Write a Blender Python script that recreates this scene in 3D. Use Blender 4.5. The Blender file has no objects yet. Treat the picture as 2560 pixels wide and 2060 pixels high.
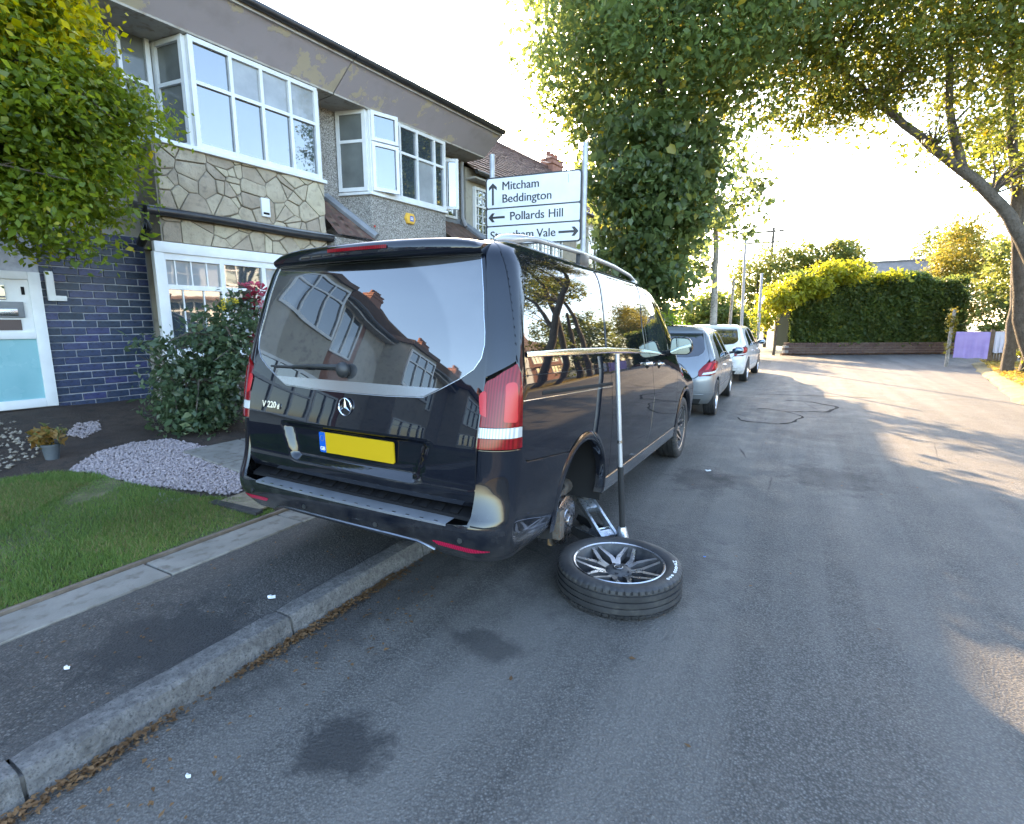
import bpy, bmesh, math, random
import numpy as np
from mathutils import Vector, Matrix
from mathutils.geometry import delaunay_2d_cdt
R = math.radians
random.seed(7); rng = np.random.default_rng(7)
scene = bpy.context.scene
col = scene.collection

# ------------------------------------------------------------ camera, sky, sun, exposure
cam_d = bpy.data.cameras.new('camera'); cam = bpy.data.objects.new('camera', cam_d); col.objects.link(cam)
cam.location = (0, 0, 1.546); cam.rotation_euler = (R(90 - 9.82), 0, R(28.57))
cam_d.sensor_width = 36; cam_d.lens = 36 * 1291.4 / 2560; cam_d.clip_start = .05; cam_d.clip_end = 2000
scene.camera = cam
SUN_EL, SUN_AZ = 22.25, 33.5          # azimuth: degrees to the left of the street direction (+Y)
world = bpy.data.worlds.new('World'); scene.world = world; world.use_nodes = True
wn = world.node_tree.nodes; wl = world.node_tree.links
sky = wn.new('ShaderNodeTexSky'); sky.sky_type = 'NISHITA'; sky.sun_disc = False
sky.sun_elevation = R(SUN_EL); sky.sun_rotation = R(-SUN_AZ); sky.air_density = 1.0; sky.dust_density = 1.5; sky.ozone_density = .7
wl.new(sky.outputs[0], wn['Background'].inputs[0]); wn['Background'].inputs[1].default_value = .12
sun_d = bpy.data.lights.new('sun', 'SUN'); sun_d.energy = 2.9; sun_d.angle = R(.55); sun_d.color = (1, .71, .40)
sun = bpy.data.objects.new('sun', sun_d); col.objects.link(sun)
sun.rotation_euler = (R(90 - SUN_EL), 0, R(180 + SUN_AZ)); sun.location = (-20, 30, 20)
vs = scene.view_settings; vs.view_transform = 'Standard'; vs.look = 'None'; vs.gamma = 1; vs.use_curve_mapping = False; vs.exposure = 3.55
cy = scene.cycles; cy.max_bounces = 8; cy.transparent_max_bounces = 12; cy.diffuse_bounces = 4; cy.glossy_bounces = 4; cy.transmission_bounces = 6
cy.use_denoising = True; cy.sample_clamp_indirect = 6; cy.caustics_reflective = False; cy.caustics_refractive = False

# ------------------------------------------------------------ helpers
def tag(o, label=None, cat=None, group=None, kind=None):
    if label: o['label'] = label
    if cat: o['category'] = cat
    if group: o['group'] = group
    if kind: o['kind'] = kind
    return o
def empty(name, loc=(0, 0, 0), rot=(0, 0, 0), **k):
    o = bpy.data.objects.new(name, None); col.objects.link(o); o.location = loc; o.rotation_euler = rot
    o.empty_display_size = .1
    return tag(o, **k)
def link(name, me, parent=None, loc=None, rot=None):
    o = bpy.data.objects.new(name, me); col.objects.link(o); o.parent = parent
    if loc is not None: o.location = loc
    if rot is not None: o.rotation_euler = rot
    return o
def smooth(me, ang=None):
    me.shade_smooth()
    if ang is not None: me.set_sharp_from_angle(angle=R(ang))
class MB:
    def __init__(s): s.v = []; s.f = []
    def add(s, vs, fs):
        n = len(s.v); s.v += [tuple(map(float, p)) for p in vs]; s.f += [tuple(i + n for i in f) for f in fs]; return s
    def box(s, c, d, m=None):
        cx, cy_, cz = c; x, y, z = d[0] / 2, d[1] / 2, d[2] / 2
        vs = [Vector((i * x, j * y, k * z)) for k in (-1, 1) for j in (-1, 1) for i in (-1, 1)]
        if m is not None: vs = [m @ p for p in vs]
        vs = [(p.x + cx, p.y + cy_, p.z + cz) for p in vs]
        return s.add(vs, [(0, 2, 3, 1), (4, 5, 7, 6), (0, 1, 5, 4), (2, 6, 7, 3), (0, 4, 6, 2), (1, 3, 7, 5)])
    def b2(s, lo, hi):
        return s.box([(a + b) / 2 for a, b in zip(lo, hi)], [b - a for a, b in zip(lo, hi)])
    def prism(s, poly, fn, a, b):
        """poly in 2D, fn(p,depth)->3D"""
        n = len(poly)
        vs = [fn(p, a) for p in poly] + [fn(p, b) for p in poly]
        return s.add(vs, [tuple(range(n - 1, -1, -1)), tuple(range(n, 2 * n))] + [(i, (i + 1) % n, n + (i + 1) % n, n + i) for i in range(n)])
    def tube(s, pts, r, n=8, cap=True):
        pts = [Vector(p) for p in pts]; m = len(pts)
        rs = r if isinstance(r, (list, tuple)) else [r] * m
        vs = []; up = Vector((0, 0, 1)); fr = None
        for i, p in enumerate(pts):
            d = (pts[min(i + 1, m - 1)] - pts[max(i - 1, 0)]).normalized()
            if fr is None:
                a = up if abs(d.z) < .9 else Vector((1, 0, 0)); fr = (a - d * a.dot(d)).normalized()
            else: fr = (fr - d * fr.dot(d)).normalized()
            b = d.cross(fr)
            for k in range(n):
                t = 2 * math.pi * k / n; vs.append(p + (fr * math.cos(t) + b * math.sin(t)) * rs[i])
        fs = [(i * n + k, i * n + (k + 1) % n, (i + 1) * n + (k + 1) % n, (i + 1) * n + k) for i in range(m - 1) for k in range(n)]
        if cap: fs += [tuple(range(n - 1, -1, -1)), tuple(range((m - 1) * n, m * n))]
        return s.add(vs, fs)
    def cyl(s, a, b, r, n=16, r2=None): return s.tube([a, b], [r, r if r2 is None else r2], n)
    def revolve(s, prof, n=48, axis='x', c=(0, 0, 0), closed=False):
        """prof: list of (r, h) ; h along axis"""
        vs = []; m = len(prof)
        for k in range(n):
            t = 2 * math.pi * k / n; ct, st = math.cos(t), math.sin(t)
            for r, h in prof:
                if axis == 'x': vs.append((c[0] + h, c[1] + r * ct, c[2] + r * st))
                elif axis == 'y': vs.append((c[0] + r * ct, c[1] + h, c[2] + r * st))
                else: vs.append((c[0] + r * ct, c[1] + r * st, c[2] + h))
        fs = []
        for k in range(n):
            k2 = (k + 1) % n
            for i in range(m if closed else m - 1):
                j = (i + 1) % m; fs.append((k * m + i, k2 * m + i, k2 * m + j, k * m + j))
        return s.add(vs, fs)
    def sphere(s, c, r, n=12, m=8):
        rr = r if isinstance(r, (tuple, list)) else (r, r, r)
        vs = [(c[0], c[1], c[2] + rr[2])]
        for i in range(1, m):
            a = math.pi * i / m
            for k in range(n):
                t = 2 * math.pi * k / n; vs.append((c[0] + rr[0] * math.sin(a) * math.cos(t), c[1] + rr[1] * math.sin(a) * math.sin(t), c[2] + rr[2] * math.cos(a)))
        vs.append((c[0], c[1], c[2] - rr[2])); L = len(vs) - 1
        fs = [(0, 1 + k, 1 + (k + 1) % n) for k in range(n)]
        for i in range(m - 2):
            for k in range(n):
                a = 1 + i * n + k; b = 1 + i * n + (k + 1) % n; fs.append((a, a + n, b + n, b))
        fs += [(L, L - n + (k + 1) % n, L - n + k) for k in range(n)]
        return s.add(vs, fs)
    def mesh(s, name, mat=None, sm=None, bev=0, seg=2):
        me = bpy.data.meshes.new(name); me.from_pydata(s.v, [], s.f)
        bm = bmesh.new(); bm.from_mesh(me)
        if bev:
            bmesh.ops.remove_doubles(bm, verts=bm.verts, dist=1e-5)
            bmesh.ops.bevel(bm, geom=[e for e in bm.edges if e.is_manifold and e.calc_face_angle(0) > .5], offset=bev, segments=seg, affect='EDGES', profile=.6)
        bmesh.ops.recalc_face_normals(bm, faces=bm.faces); bm.to_mesh(me); bm.free()
        if mat: me.materials.append(mat)
        if sm is not None: smooth(me, sm)
        elif bev: smooth(me, 40)
        return me
    def build(s, name, mat, parent=None, sm=None, bev=0, seg=2, loc=None, rot=None):
        return link(name, s.mesh(name, mat, sm, bev, seg), parent, loc, rot)
def npmesh(name, v, f, mat, sm=False):
    """v (N,3) ; f (M,k) fixed size faces"""
    me = bpy.data.meshes.new(name); v = np.asarray(v, np.float32); f = np.asarray(f, np.int32); M, k = f.shape
    me.vertices.add(len(v)); me.vertices.foreach_set('co', v.ravel())
    me.loops.add(M * k); me.loops.foreach_set('vertex_index', f.ravel())
    me.polygons.add(M); me.polygons.foreach_set('loop_start', np.arange(0, M * k, k, dtype=np.int32))
    me.update(calc_edges=True)
    if mat: me.materials.append(mat)
    if sm: me.shade_smooth()
    return me
def copy_tree(o, parent=None):
    c = o.copy(); col.objects.link(c); c.parent = parent
    for ch in [x for x in o.children]: copy_tree(ch, c)
    return c
def rot_to(d):  # rotation matrix with z along d
    return Vector(d).to_track_quat('Z', 'Y').to_matrix()

# ------------------------------------------------------------ materials
MATS = {}
class NT:
    def __init__(s, m): s.t = m.node_tree; s.n = s.t.nodes; s.l = s.t.links
    def new(s, ty, ins=None, **kw):
        n = s.n.new(ty)
        for k, v in kw.items(): setattr(n, k, v)
        for k, v in (ins or {}).items():
            if hasattr(v, 'links') or isinstance(v, bpy.types.NodeSocket): s.l.new(v, n.inputs[k])
            else: n.inputs[k].default_value = v
        return n
    def noise(s, vec, scale, detail=4, rough=.55, out=0): return s.new('ShaderNodeTexNoise', {'Vector': vec, 'Scale': scale, 'Detail': detail, 'Roughness': rough}).outputs[out]
    def ramp(s, fac, stops):
        n = s.new('ShaderNodeValToRGB', {0: fac}); e = n.color_ramp.elements
        while len(e) > 1: e.remove(e[-1])
        e[0].position = stops[0][0]; e[0].color = (*stops[0][1], 1)
        for p, c in stops[1:]:
            x = e.new(p); x.color = (*c, 1)
        return n.outputs[0]
    def mix(s, fac, a, b, bt='MIX'):
        n = s.new('ShaderNodeMix', data_type='RGBA', blend_type=bt)
        for i, v in ((0, fac), (6, a), (7, b)):
            if isinstance(v, bpy.types.NodeSocket): s.l.new(v, n.inputs[i])
            else: n.inputs[i].default_value = v if i == 0 else (*v, 1)
        return n.outputs[2]
    def math(s, op, a, b=0.):
        n = s.new('ShaderNodeMath', operation=op)
        for i, v in ((0, a), (1, b)):
            if isinstance(v, bpy.types.NodeSocket): s.l.new(v, n.inputs[i])
            else: n.inputs[i].default_value = v
        return n.outputs[0]
    def maprange(s, v, a, b, c=0., d=1.): return s.new('ShaderNodeMapRange', {0: v, 1: a, 2: b, 3: c, 4: d}).outputs[0]
    def bump(s, h, st, dist=.01): return s.new('ShaderNodeBump', {'Height': h, 'Strength': st, 'Distance': dist}).outputs[0]
def base(name, c=(.5, .5, .5), rough=.6, metal=0, **kw):
    m = bpy.data.materials.new(name); m.use_nodes = True; b = m.node_tree.nodes['Principled BSDF']
    b.inputs['Base Color'].default_value = (*c, 1); b.inputs['Roughness'].default_value = rough; b.inputs['Metallic'].default_value = metal
    for k, v in kw.items(): b.inputs[k.replace('_', ' ')].default_value = v
    MATS[name] = m
    return m, NT(m), b
def plain(name, c, rough=.6, metal=0, **kw): return base(name, c, rough, metal, **kw)[0]
def rough_mat(name, c1, c2, scale=8, rough=.8, bump=.3, bscale=60, dist=.01, c3=None, coord='Object', rnd=0, metal=0, spec=.5):
    m, t, b = base(name, c1, rough, metal); b.inputs['Specular IOR Level'].default_value = spec
    tc = t.new('ShaderNodeTexCoord').outputs[coord]
    n1 = t.noise(tc, scale, 6)
    c = t.mix(t.maprange(n1, .35, .65), c1, c2)
    if c3 is not None: c = t.mix(t.maprange(t.noise(tc, scale * 3.3, 5), .52, .7), c, c3)
    if rnd:
        oi = t.new('ShaderNodeObjectInfo').outputs['Random']
        c = t.new('ShaderNodeHueSaturation', {'Hue': t.maprange(oi, 0, 1, .5 - rnd * .06, .5 + rnd * .06), 'Value': t.maprange(oi, 0, 1, 1 - rnd, 1 + rnd), 'Color': c}).outputs[0]
    t.l.new(c, b.inputs['Base Color'])
    if bump: t.l.new(t.bump(t.noise(tc, bscale, 5, .65), bump, dist), b.inputs['Normal'])
    t.l.new(t.maprange(t.noise(tc, scale * 1.7, 4), .3, .7, max(0, rough - .12), min(1, rough + .1)), b.inputs['Roughness'])
    return m
def leaf_mat(name, c1, c2, c3, transl=.45, rough=.45, spec=.4):
    """foliage with light coming through; colour varies from leaf to leaf"""
    m, t, b = base(name, c1, rough); b.inputs['Specular IOR Level'].default_value = spec
    g = t.new('ShaderNodeNewGeometry'); ri = g.outputs['Random Per Island']
    c = t.ramp(ri, [(0, c1), (.55, c2), (.93, c2), (1, c3)])
    tc = t.new('ShaderNodeTexCoord').outputs['Object']
    c = t.new('ShaderNodeHueSaturation', {'Value': t.maprange(t.noise(tc, .9, 3), .3, .7, .72, 1.25), 'Color': c}).outputs[0]
    t.l.new(c, b.inputs['Base Color'])
    tcol = t.new('ShaderNodeHueSaturation', {'Hue': .475, 'Saturation': 1.05, 'Value': 2.5, 'Color': c}).outputs[0]
    tr = t.new('ShaderNodeBsdfTranslucent', {0: tcol}).outputs[0]
    mx = t.new('ShaderNodeMixShader', {0: transl, 1: b.outputs[0], 2: tr}).outputs[0]
    t.l.new(mx, m.node_tree.nodes['Material Output'].inputs[0])
    return m
def paint(name, c, metal=0., rough=.35, coat_rough=.03, ior=1.5, dirt=.25, coat=1.):
    m, t, b = base(name, c, rough, metal); b.inputs['Coat Weight'].default_value = coat; b.inputs['Specular IOR Level'].default_value = 0 if metal < .1 else .5; b.inputs['Coat IOR'].default_value = ior
    tc = t.new('ShaderNodeTexCoord').outputs['Object']
    n = t.noise(tc, 1.7, 6, .6)
    sep = t.new('ShaderNodeSeparateXYZ', {0: tc}).outputs[2]
    low = t.math('MULTIPLY', t.maprange(sep, .75, .3), t.maprange(t.noise(tc, 9, 6, .65), .35, .7))
    t.l.new(t.math('ADD', t.maprange(n, .35, .75, coat_rough, coat_rough + .1 * dirt), t.math('MULTIPLY', t.maprange(sep, .52, .34), .35)), b.inputs['Coat Roughness'])
    c2 = t.mix(t.math('MULTIPLY', low, dirt), c, (.16, .15, .14))
    film = t.maprange(t.noise(tc, 4, 5, .6), .45, .8, 0, dirt * .06)
    t.l.new(t.mix(film, c2, (.2, .21, .23)), b.inputs['Base Color'])
    return m
def glass_dark(name, c=(.006, .008, .01), rough=.015, ior=1.9, dirt=.3):
    m, t, b = base(name, c, rough); b.inputs['IOR'].default_value = ior
    tc = t.new('ShaderNodeTexCoord').outputs['Object']
    n = t.noise(tc, 2.2, 6, .6)
    t.l.new(t.mix(t.maprange(n, .45, .8, 0, .05 * dirt), c, (.4, .42, .45)), b.inputs['Base Color'])
    return m
# ------------------------------------------------------------ lettering, made once as meshes
TXT = {}
def text_mesh(key, s, size=1., extrude=.002, align='CENTER', off=0.):
    cu = bpy.data.curves.new('lettering', 'FONT'); cu.body = s; cu.size = size; cu.extrude = extrude; cu.align_x = align; cu.align_y = 'CENTER'; cu.offset = off
    o = bpy.data.objects.new('lettering', cu); col.objects.link(o)
    dg = bpy.context.evaluated_depsgraph_get(); me = bpy.data.meshes.new_from_object(o.evaluated_get(dg)); me.name = 'lettering'
    bpy.data.objects.remove(o); bpy.data.curves.remove(cu); TXT[key] = me
    return me
for k, s, sz, al in [('mitcham', 'Mitcham', .205, 'LEFT'), ('beddington', 'Beddington', .205, 'LEFT'), ('pollards', 'Pollards', .205, 'LEFT'), ('hill', 'Hill', .205, 'LEFT'), ('streatham', 'Streatham', .205, 'LEFT'), ('vale', 'Vale', .205, 'LEFT')]:
    text_mesh(k, s, sz, .0015, al, 0.)
text_mesh('v220', 'V 220', .05, .0025, 'LEFT', .0012); text_mesh('d', 'd', .04, .0025, 'LEFT', .0012)
text_mesh('gb', 'GB', .028, .0006, 'CENTER', .0006); text_mesh('adt', 'ADT', .05, .001, 'CENTER', .0015)
for ch in set('HP6000eco'): text_mesh('t' + ch, ch, .034, .0007, 'CENTER', .0008)

# ------------------------------------------------------------ parametric car skin
def dense(tab, n=500):
    tab = np.array(tab, float); x, y = tab[:, 0], tab[:, 1]
    h = np.diff(x); d = np.diff(y) / h; m = np.zeros(len(x)); m[0], m[-1] = d[0], d[-1]
    for i in range(1, len(x) - 1):
        m[i] = 0 if d[i - 1] * d[i] <= 0 else 3 * (h[i - 1] + h[i]) / ((2 * h[i] + h[i - 1]) / d[i - 1] + (h[i] + 2 * h[i - 1]) / d[i])
    X = np.linspace(x[0], x[-1], n); k = np.clip(np.searchsorted(x, X, 'right') - 1, 0, len(x) - 2)
    t = (X - x[k]) / h[k]; t2, t3 = t * t, t ** 3
    Y = (2 * t3 - 3 * t2 + 1) * y[k] + (t3 - 2 * t2 + t) * h[k] * m[k] + (-2 * t3 + 3 * t2) * y[k + 1] + (t3 - t2) * h[k] * m[k + 1]
    return lambda q: np.interp(q, X, Y)
class Surf:
    def __init__(s, prof, rear, front, rc, rf, zr, zb, bow=.03, barrel=.012, mid=2.5, half=2.5):
        s.hw = dense([(a, b) for a, b, c in prof]); s.z = dense([(a, c) for a, b, c in prof]); s.T = prof[-1][0]; s.ZT = prof[-1][2]
        s.rear = dense(rear); s.front = dense(front); s.rc = dense(rc); s.rf = rf; s.zr = dense(zr); s.zb = zb; s.bow = bow; s.barrel = barrel; s.mid = mid; s.half = half
        s.extra = None
    def vt(s, y, v):
        k = (s.zr(y) - s.zb) / (s.ZT - s.zb)
        return np.where(v > s.zb, s.zb + (v - s.zb) / np.maximum(k, .05), v), k
    def W(s, y, t): return s.hw(t) * (1 - s.barrel * ((y - s.mid) / s.half) ** 2)
    def side(s, U, v):
        U = np.asarray(U, float); v = np.asarray(v, float)
        t, k = s.vt(U, v); t = np.minimum(t, s.T); Rr = s.rear(t); F = s.front(t); r = s.rc(t); rf = s.rf
        Wd = s.W(np.clip(U, Rr, F), t); x = Wd.copy(); y = U.copy()
        ph = (Rr + r - U) / r; a = ph > 0; p = np.clip(ph, 0, math.pi / 2); e = np.maximum(ph - math.pi / 2, 0) * r
        x = np.where(a, Wd - r + r * np.cos(p) - e, x); y = np.where(a, Rr + r - r * np.sin(p) + s.bow * x * x * np.sin(p), y)
        pf = (U - (F - rf)) / rf; b = pf > 0; p = np.clip(pf, 0, math.pi / 2); e = np.maximum(pf - math.pi / 2, 0) * rf
        x = np.where(b, Wd - rf + rf * np.cos(p) - e, x); y = np.where(b, F - rf + rf * np.sin(p), y)
        z = np.where(v > s.zb, s.zb + (s.z(t) - s.zb) * k, s.z(t))
        P = np.stack([x, y, z], -1)
        return P
    def Uof(s, x, v):   # rear unrolled x -> side unrolled U
        r = s.rc(v); return s.rear(v) + r * (1 - math.pi / 2) + x - (s.W(.2, v) - r)
    def tail(s, x, v):
        x = np.asarray(x, float); v = np.asarray(v, float); sg = np.where(x < 0, -1., 1.)
        P = s.side(s.Uof(np.abs(x), v), v); P[..., 0] *= sg
        if s.extra is not None: P[..., 1] += s.extra(x, v)
        return P
    def cap(s, x, y, h=.035):
        w = s.W(y, s.T); z = s.zr(y) + h * (1 - np.clip(np.abs(x) / w, 0, 1) ** 2)
        return np.stack([x, y, z], -1)
def inside(px, py, poly):
    poly = np.asarray(poly); x0, y0 = poly[:, 0], poly[:, 1]; x1, y1 = np.roll(x0, -1), np.roll(y0, -1)
    c = np.zeros(len(px), bool)
    for a, b, d, e in zip(x0, y0, x1, y1):
        if b != e:
            m = ((b > py) != (e > py)) & (px < (d - a) * (py - b) / (e - b) + a); c ^= m
    return c
def resample(poly, st):
    out = []
    for i in range(len(poly)):
        a, b = np.array(poly[i], float), np.array(poly[(i + 1) % len(poly)], float); n = max(1, int(math.ceil(np.linalg.norm(b - a) / st)))
        out += [tuple(a + (b - a) * k / n) for k in range(n)]
    return out
def rnd(pts, n=5):
    """polygon with rounded corners: pts (x, y, radius)"""
    out = []; N = len(pts)
    for i in range(N):
        p = np.array(pts[i][:2], float); r = pts[i][2] if len(pts[i]) > 2 else 0
        if not r: out.append(tuple(p)); continue
        a = np.array(pts[i - 1][:2], float) - p; b = np.array(pts[(i + 1) % N][:2], float) - p
        la, lb = np.linalg.norm(a), np.linalg.norm(b); r = min(r, la * .48, lb * .48); A, B = p + a / la * r, p + b / lb * r
        for k in range(n + 1):
            t = k / n; out.append(tuple((1 - t) ** 2 * A + 2 * t * (1 - t) * p + t * t * B))
    return out
def panel(name, fmap, poly, mat, parent, holes=(), step=.05, off=0., rim=.014, flip=False, mirror=False, thick=None):
    loops = [resample(poly, step)] + [resample(h, step) for h in holes]
    pts = []; edges = []
    for L in loops:
        n0 = len(pts); pts += L; edges += [(n0 + i, n0 + (i + 1) % len(L)) for i in range(len(L))]
    bp = np.array(pts); lo, hi = bp.min(0), bp.max(0)
    gx, gy = np.meshgrid(np.arange(lo[0] + step * .5, hi[0], step), np.arange(lo[1] + step * .5, hi[1], step)); gx, gy = gx.ravel(), gy.ravel()
    ok = inside(gx, gy, poly)
    for h in holes: ok &= ~inside(gx, gy, h)
    gx, gy = gx[ok], gy[ok]
    if len(gx):
        d = np.min((gx[:, None] - bp[None, :, 0]) ** 2 + (gy[:, None] - bp[None, :, 1]) ** 2, 1); k = d > (step * .45) ** 2; gx, gy = gx[k], gy[k]
    allp = [Vector(p) for p in pts] + [Vector((a, b)) for a, b in zip(gx, gy)]
    vv, ee, ff, ov, oe, of = delaunay_2d_cdt(allp, edges, [], 0, 1e-6)
    q = np.array([(p.x, p.y) for p in vv]); tri = np.array([f for f in ff if len(f) == 3]); c = q[tri].mean(1)
    k = inside(c[:, 0], c[:, 1], poly)
    for h in holes: k &= ~inside(c[:, 0], c[:, 1], h)
    tri = tri[k]
    ar = np.cross(q[tri[:, 1]] - q[tri[:, 0]], q[tri[:, 2]] - q[tri[:, 0]]); tri[ar < 0] = tri[ar < 0][:, ::-1]
    P = fmap(q[:, 0], q[:, 1]); e = .003
    N = np.cross(fmap(q[:, 0] + e, q[:, 1]) - fmap(q[:, 0] - e, q[:, 1]), fmap(q[:, 0], q[:, 1] + e) - fmap(q[:, 0], q[:, 1] - e))
    N /= np.maximum(np.linalg.norm(N, axis=1, keepdims=True), 1e-9)
    if flip: tri = tri[:, ::-1]; N = -N
    P = P + N * off
    # rim
    cnt = {}
    for t in tri:
        for a, b in ((t[0], t[1]), (t[1], t[2]), (t[2], t[0])): cnt[(a, b)] = 1
    bnd = [(a, b) for a, b in cnt if (b, a) not in cnt]
    idx = {}; V = P.tolist(); NN = N.tolist(); F = [tuple(t) for t in tri]
    if rim:
        for a, b in bnd:
            for i in (a, b):
                if i not in idx: idx[i] = (len(V), len(V) + 1); V.append(P[i].tolist()); V.append((P[i] - N[i] * rim).tolist()); NN += [N[i].tolist(), N[i].tolist()]
        rimn = len(F)
        for a, b in bnd: F.append((idx[b][0], idx[a][0], idx[a][1], idx[b][1]))
    used = sorted({i for f in F for i in f}); mp = {o: n for n, o in enumerate(used)}
    V = np.array(V)[used]; NN = np.array(NN)[used]; F = [tuple(mp[i] for i in f) for f in F]
    def mk(sg, nm):
        me = bpy.data.meshes.new(name); vv_ = V.copy(); vv_[:, 0] *= sg
        me.from_pydata(vv_.tolist(), [], F if sg > 0 else [f[::-1] for f in F]); me.materials.append(mat); me.shade_smooth()
        n2 = NN.copy(); n2[:, 0] *= sg
        me.normals_split_custom_set_from_vertices(n2.tolist())
        return link(nm, me, parent)
    o = mk(1, name)
    if mirror: return o, mk(-1, name)
    return o
def strip(name, fmap, path, width, mat, parent, off=.002, thick=.004, mirror=False, n=None):
    """thin moulding that follows a path on the skin; path in (u,v)"""
    pp = []
    for i in range(len(path) - 1):
        a, b = np.array(path[i], float), np.array(path[i + 1], float); k = max(1, int(np.linalg.norm(b - a) / .04))
        pp += [a + (b - a) * j / k for j in range(k)]
    pp.append(np.array(path[-1], float)); pp = np.array(pp); P = fmap(pp[:, 0], pp[:, 1]); e = .003
    N = np.cross(fmap(pp[:, 0] + e, pp[:, 1]) - fmap(pp[:, 0] - e, pp[:, 1]), fmap(pp[:, 0], pp[:, 1] + e) - fmap(pp[:, 0], pp[:, 1] - e)); N /= np.linalg.norm(N, axis=1, keepdims=True)
    T = np.gradient(P, axis=0); T /= np.linalg.norm(T, axis=1, keepdims=True); B = np.cross(N, T); m = len(P)
    w = np.full(m, width) if np.isscalar(width) else np.interp(np.linspace(0, 1, m), np.linspace(0, 1, len(width)), width)
    w = w[:, None] / 2; sec = [P + B * w + N * (off - thick), P + B * w * .8 + N * (off + thick * .6), P + N * (off + thick), P - B * w * .8 + N * (off + thick * .6), P - B * w + N * (off - thick)]
    V = np.stack(sec, 1).reshape(-1, 3); F = [(i * 5 + k, i * 5 + k + 1, i * 5 + k + 6, i * 5 + k + 5) for i in range(m - 1) for k in range(4)]
    res = []
    for sg in ((1, -1) if mirror else (1,)):
        mb = MB(); VV = V.copy(); VV[:, 0] *= sg; mb.add(VV, F); res.append(mb.build(name, mat, parent, sm=50))
    return res[0]
def circ(cx, cz, r, a0, a1, n): return [(cx + r * math.cos(R(a0 + (a1 - a0) * i / n)), cz + r * math.sin(R(a0 + (a1 - a0) * i / n))) for i in range(n + 1)]

# ------------------------------------------------------------ vehicle materials
M_black = paint('black_paint', (.004, .0055, .010), rough=.25, coat_rough=.008, ior=1.55, dirt=.32)
M_blackside = M_black
M_gap = plain('gap_black', (.004, .004, .004), .9)
M_glass = glass_dark('privacy_glass', (.004, .005, .007), ior=2.3)
def rear_glass():
    m, t, b = base('rear_glass', (.004, .005, .007), .015); b.inputs['IOR'].default_value = 2.3
    tc = t.new('ShaderNodeTexCoord').outputs['Object']; p = t.new('ShaderNodeVectorMath', {0: tc, 1: (0, 0, 1.222)}, operation='SUBTRACT').outputs[0]
    d = t.new('ShaderNodeVectorMath', {0: t.new('ShaderNodeVectorMath', {0: p, 1: (1, 0, 1)}, operation='MULTIPLY').outputs[0]}, operation='LENGTH').outputs[1]
    sw = t.math('MULTIPLY', t.maprange(d, .625, .605), t.maprange(d, .16, .18)); dust = t.math('MULTIPLY', t.maprange(sw, 0, 1, 1., .25), t.maprange(t.noise(tc, 5, 7, .65), .25, .75, .4, 1.))
    t.l.new(t.mix(t.math('MULTIPLY', dust, .11), (.004, .005, .007), (.5, .5, .5)), b.inputs['Base Color']); t.l.new(t.math('MULTIPLY', dust, .035), b.inputs['Roughness']); return m
M_rear = rear_glass()
M_glassf = glass_dark('door_glass', (.02, .026, .03), ior=2.0)
M_chrome = plain('chrome', (.75, .76, .78), .12, 1)
M_alu = rough_mat('brushed_aluminium', (.46, .47, .49), (.38, .39, .41), 3, .38, 0, metal=.55)
M_plastic = rough_mat('black_plastic', (.018, .019, .02), (.028, .029, .03), 6, .5, .12, 250, .002)
M_rubber = rough_mat('tyre_rubber', (.016, .016, .017), (.03, .03, .032), 5, .62, .1, 120, .004, c3=(.045, .043, .04))
M_dark = plain('underbody_dark', (.012, .012, .013), .85)
M_cast = rough_mat('cast_iron', (.12, .11, .10), (.2, .18, .16), 20, .55, .25, 150, .003, metal=.6, c3=(.18, .09, .04))
M_rotor = rough_mat('brake_rotor', (.42, .41, .42), (.3, .3, .31), 30, .3, .1, 200, .001, metal=1, c3=(.3, .2, .13))
M_rimdark = paint('rim_dark', (.03, .031, .035), rough=.4, dirt=.6, coat=.4)
M_rimcut = rough_mat('rim_machined', (.62, .62, .64), (.5, .5, .52), 6, .3, 0, metal=1)
M_yellow = plain('plate_yellow', (.50, .32, .004), .4)
M_blue = plain('plate_blue', (.004, .09, .42), .35)
M_white = plain('white_print', (.75, .75, .75), .5)
M_plate_txt = M_white
M_trimdk = plain('dark_chrome', (.16, .17, .19), .25, .9)
M_stepal = rough_mat('step_aluminium', (.20, .21, .23), (.15, .16, .175), 4, .45, 0, metal=.4)
M_pad = plain('step_rubber', (.006, .006, .007), .7, Specular_IOR_Level=.2)
M_silver = plain('silver_trim', (.42, .44, .47), .22, .95)
def lamp_mat(name, c, rough=.08, em=0):
    m, t, b = base(name, c, rough); b.inputs['Specular IOR Level'].default_value = .35
    tc = t.new('ShaderNodeTexCoord').outputs['Object']
    w = t.new('ShaderNodeTexWave', {'Vector': tc, 'Scale': 26., 'Distortion': .3}).outputs[1]
    c2 = t.mix(t.maprange(w, .3, .7), tuple(x * .6 for x in c), c); t.l.new(c2, b.inputs['Base Color'])
    return m
M_red = lamp_mat('red_lens', (.20, .003, .009)); M_redin = plain('red_reflector', (.42, .008, .016), .25)
M_reflector = lamp_mat('bumper_reflector', (.45, .012, .06)); M_clear = lamp_mat('clear_lens', (.62, .62, .6))

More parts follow.
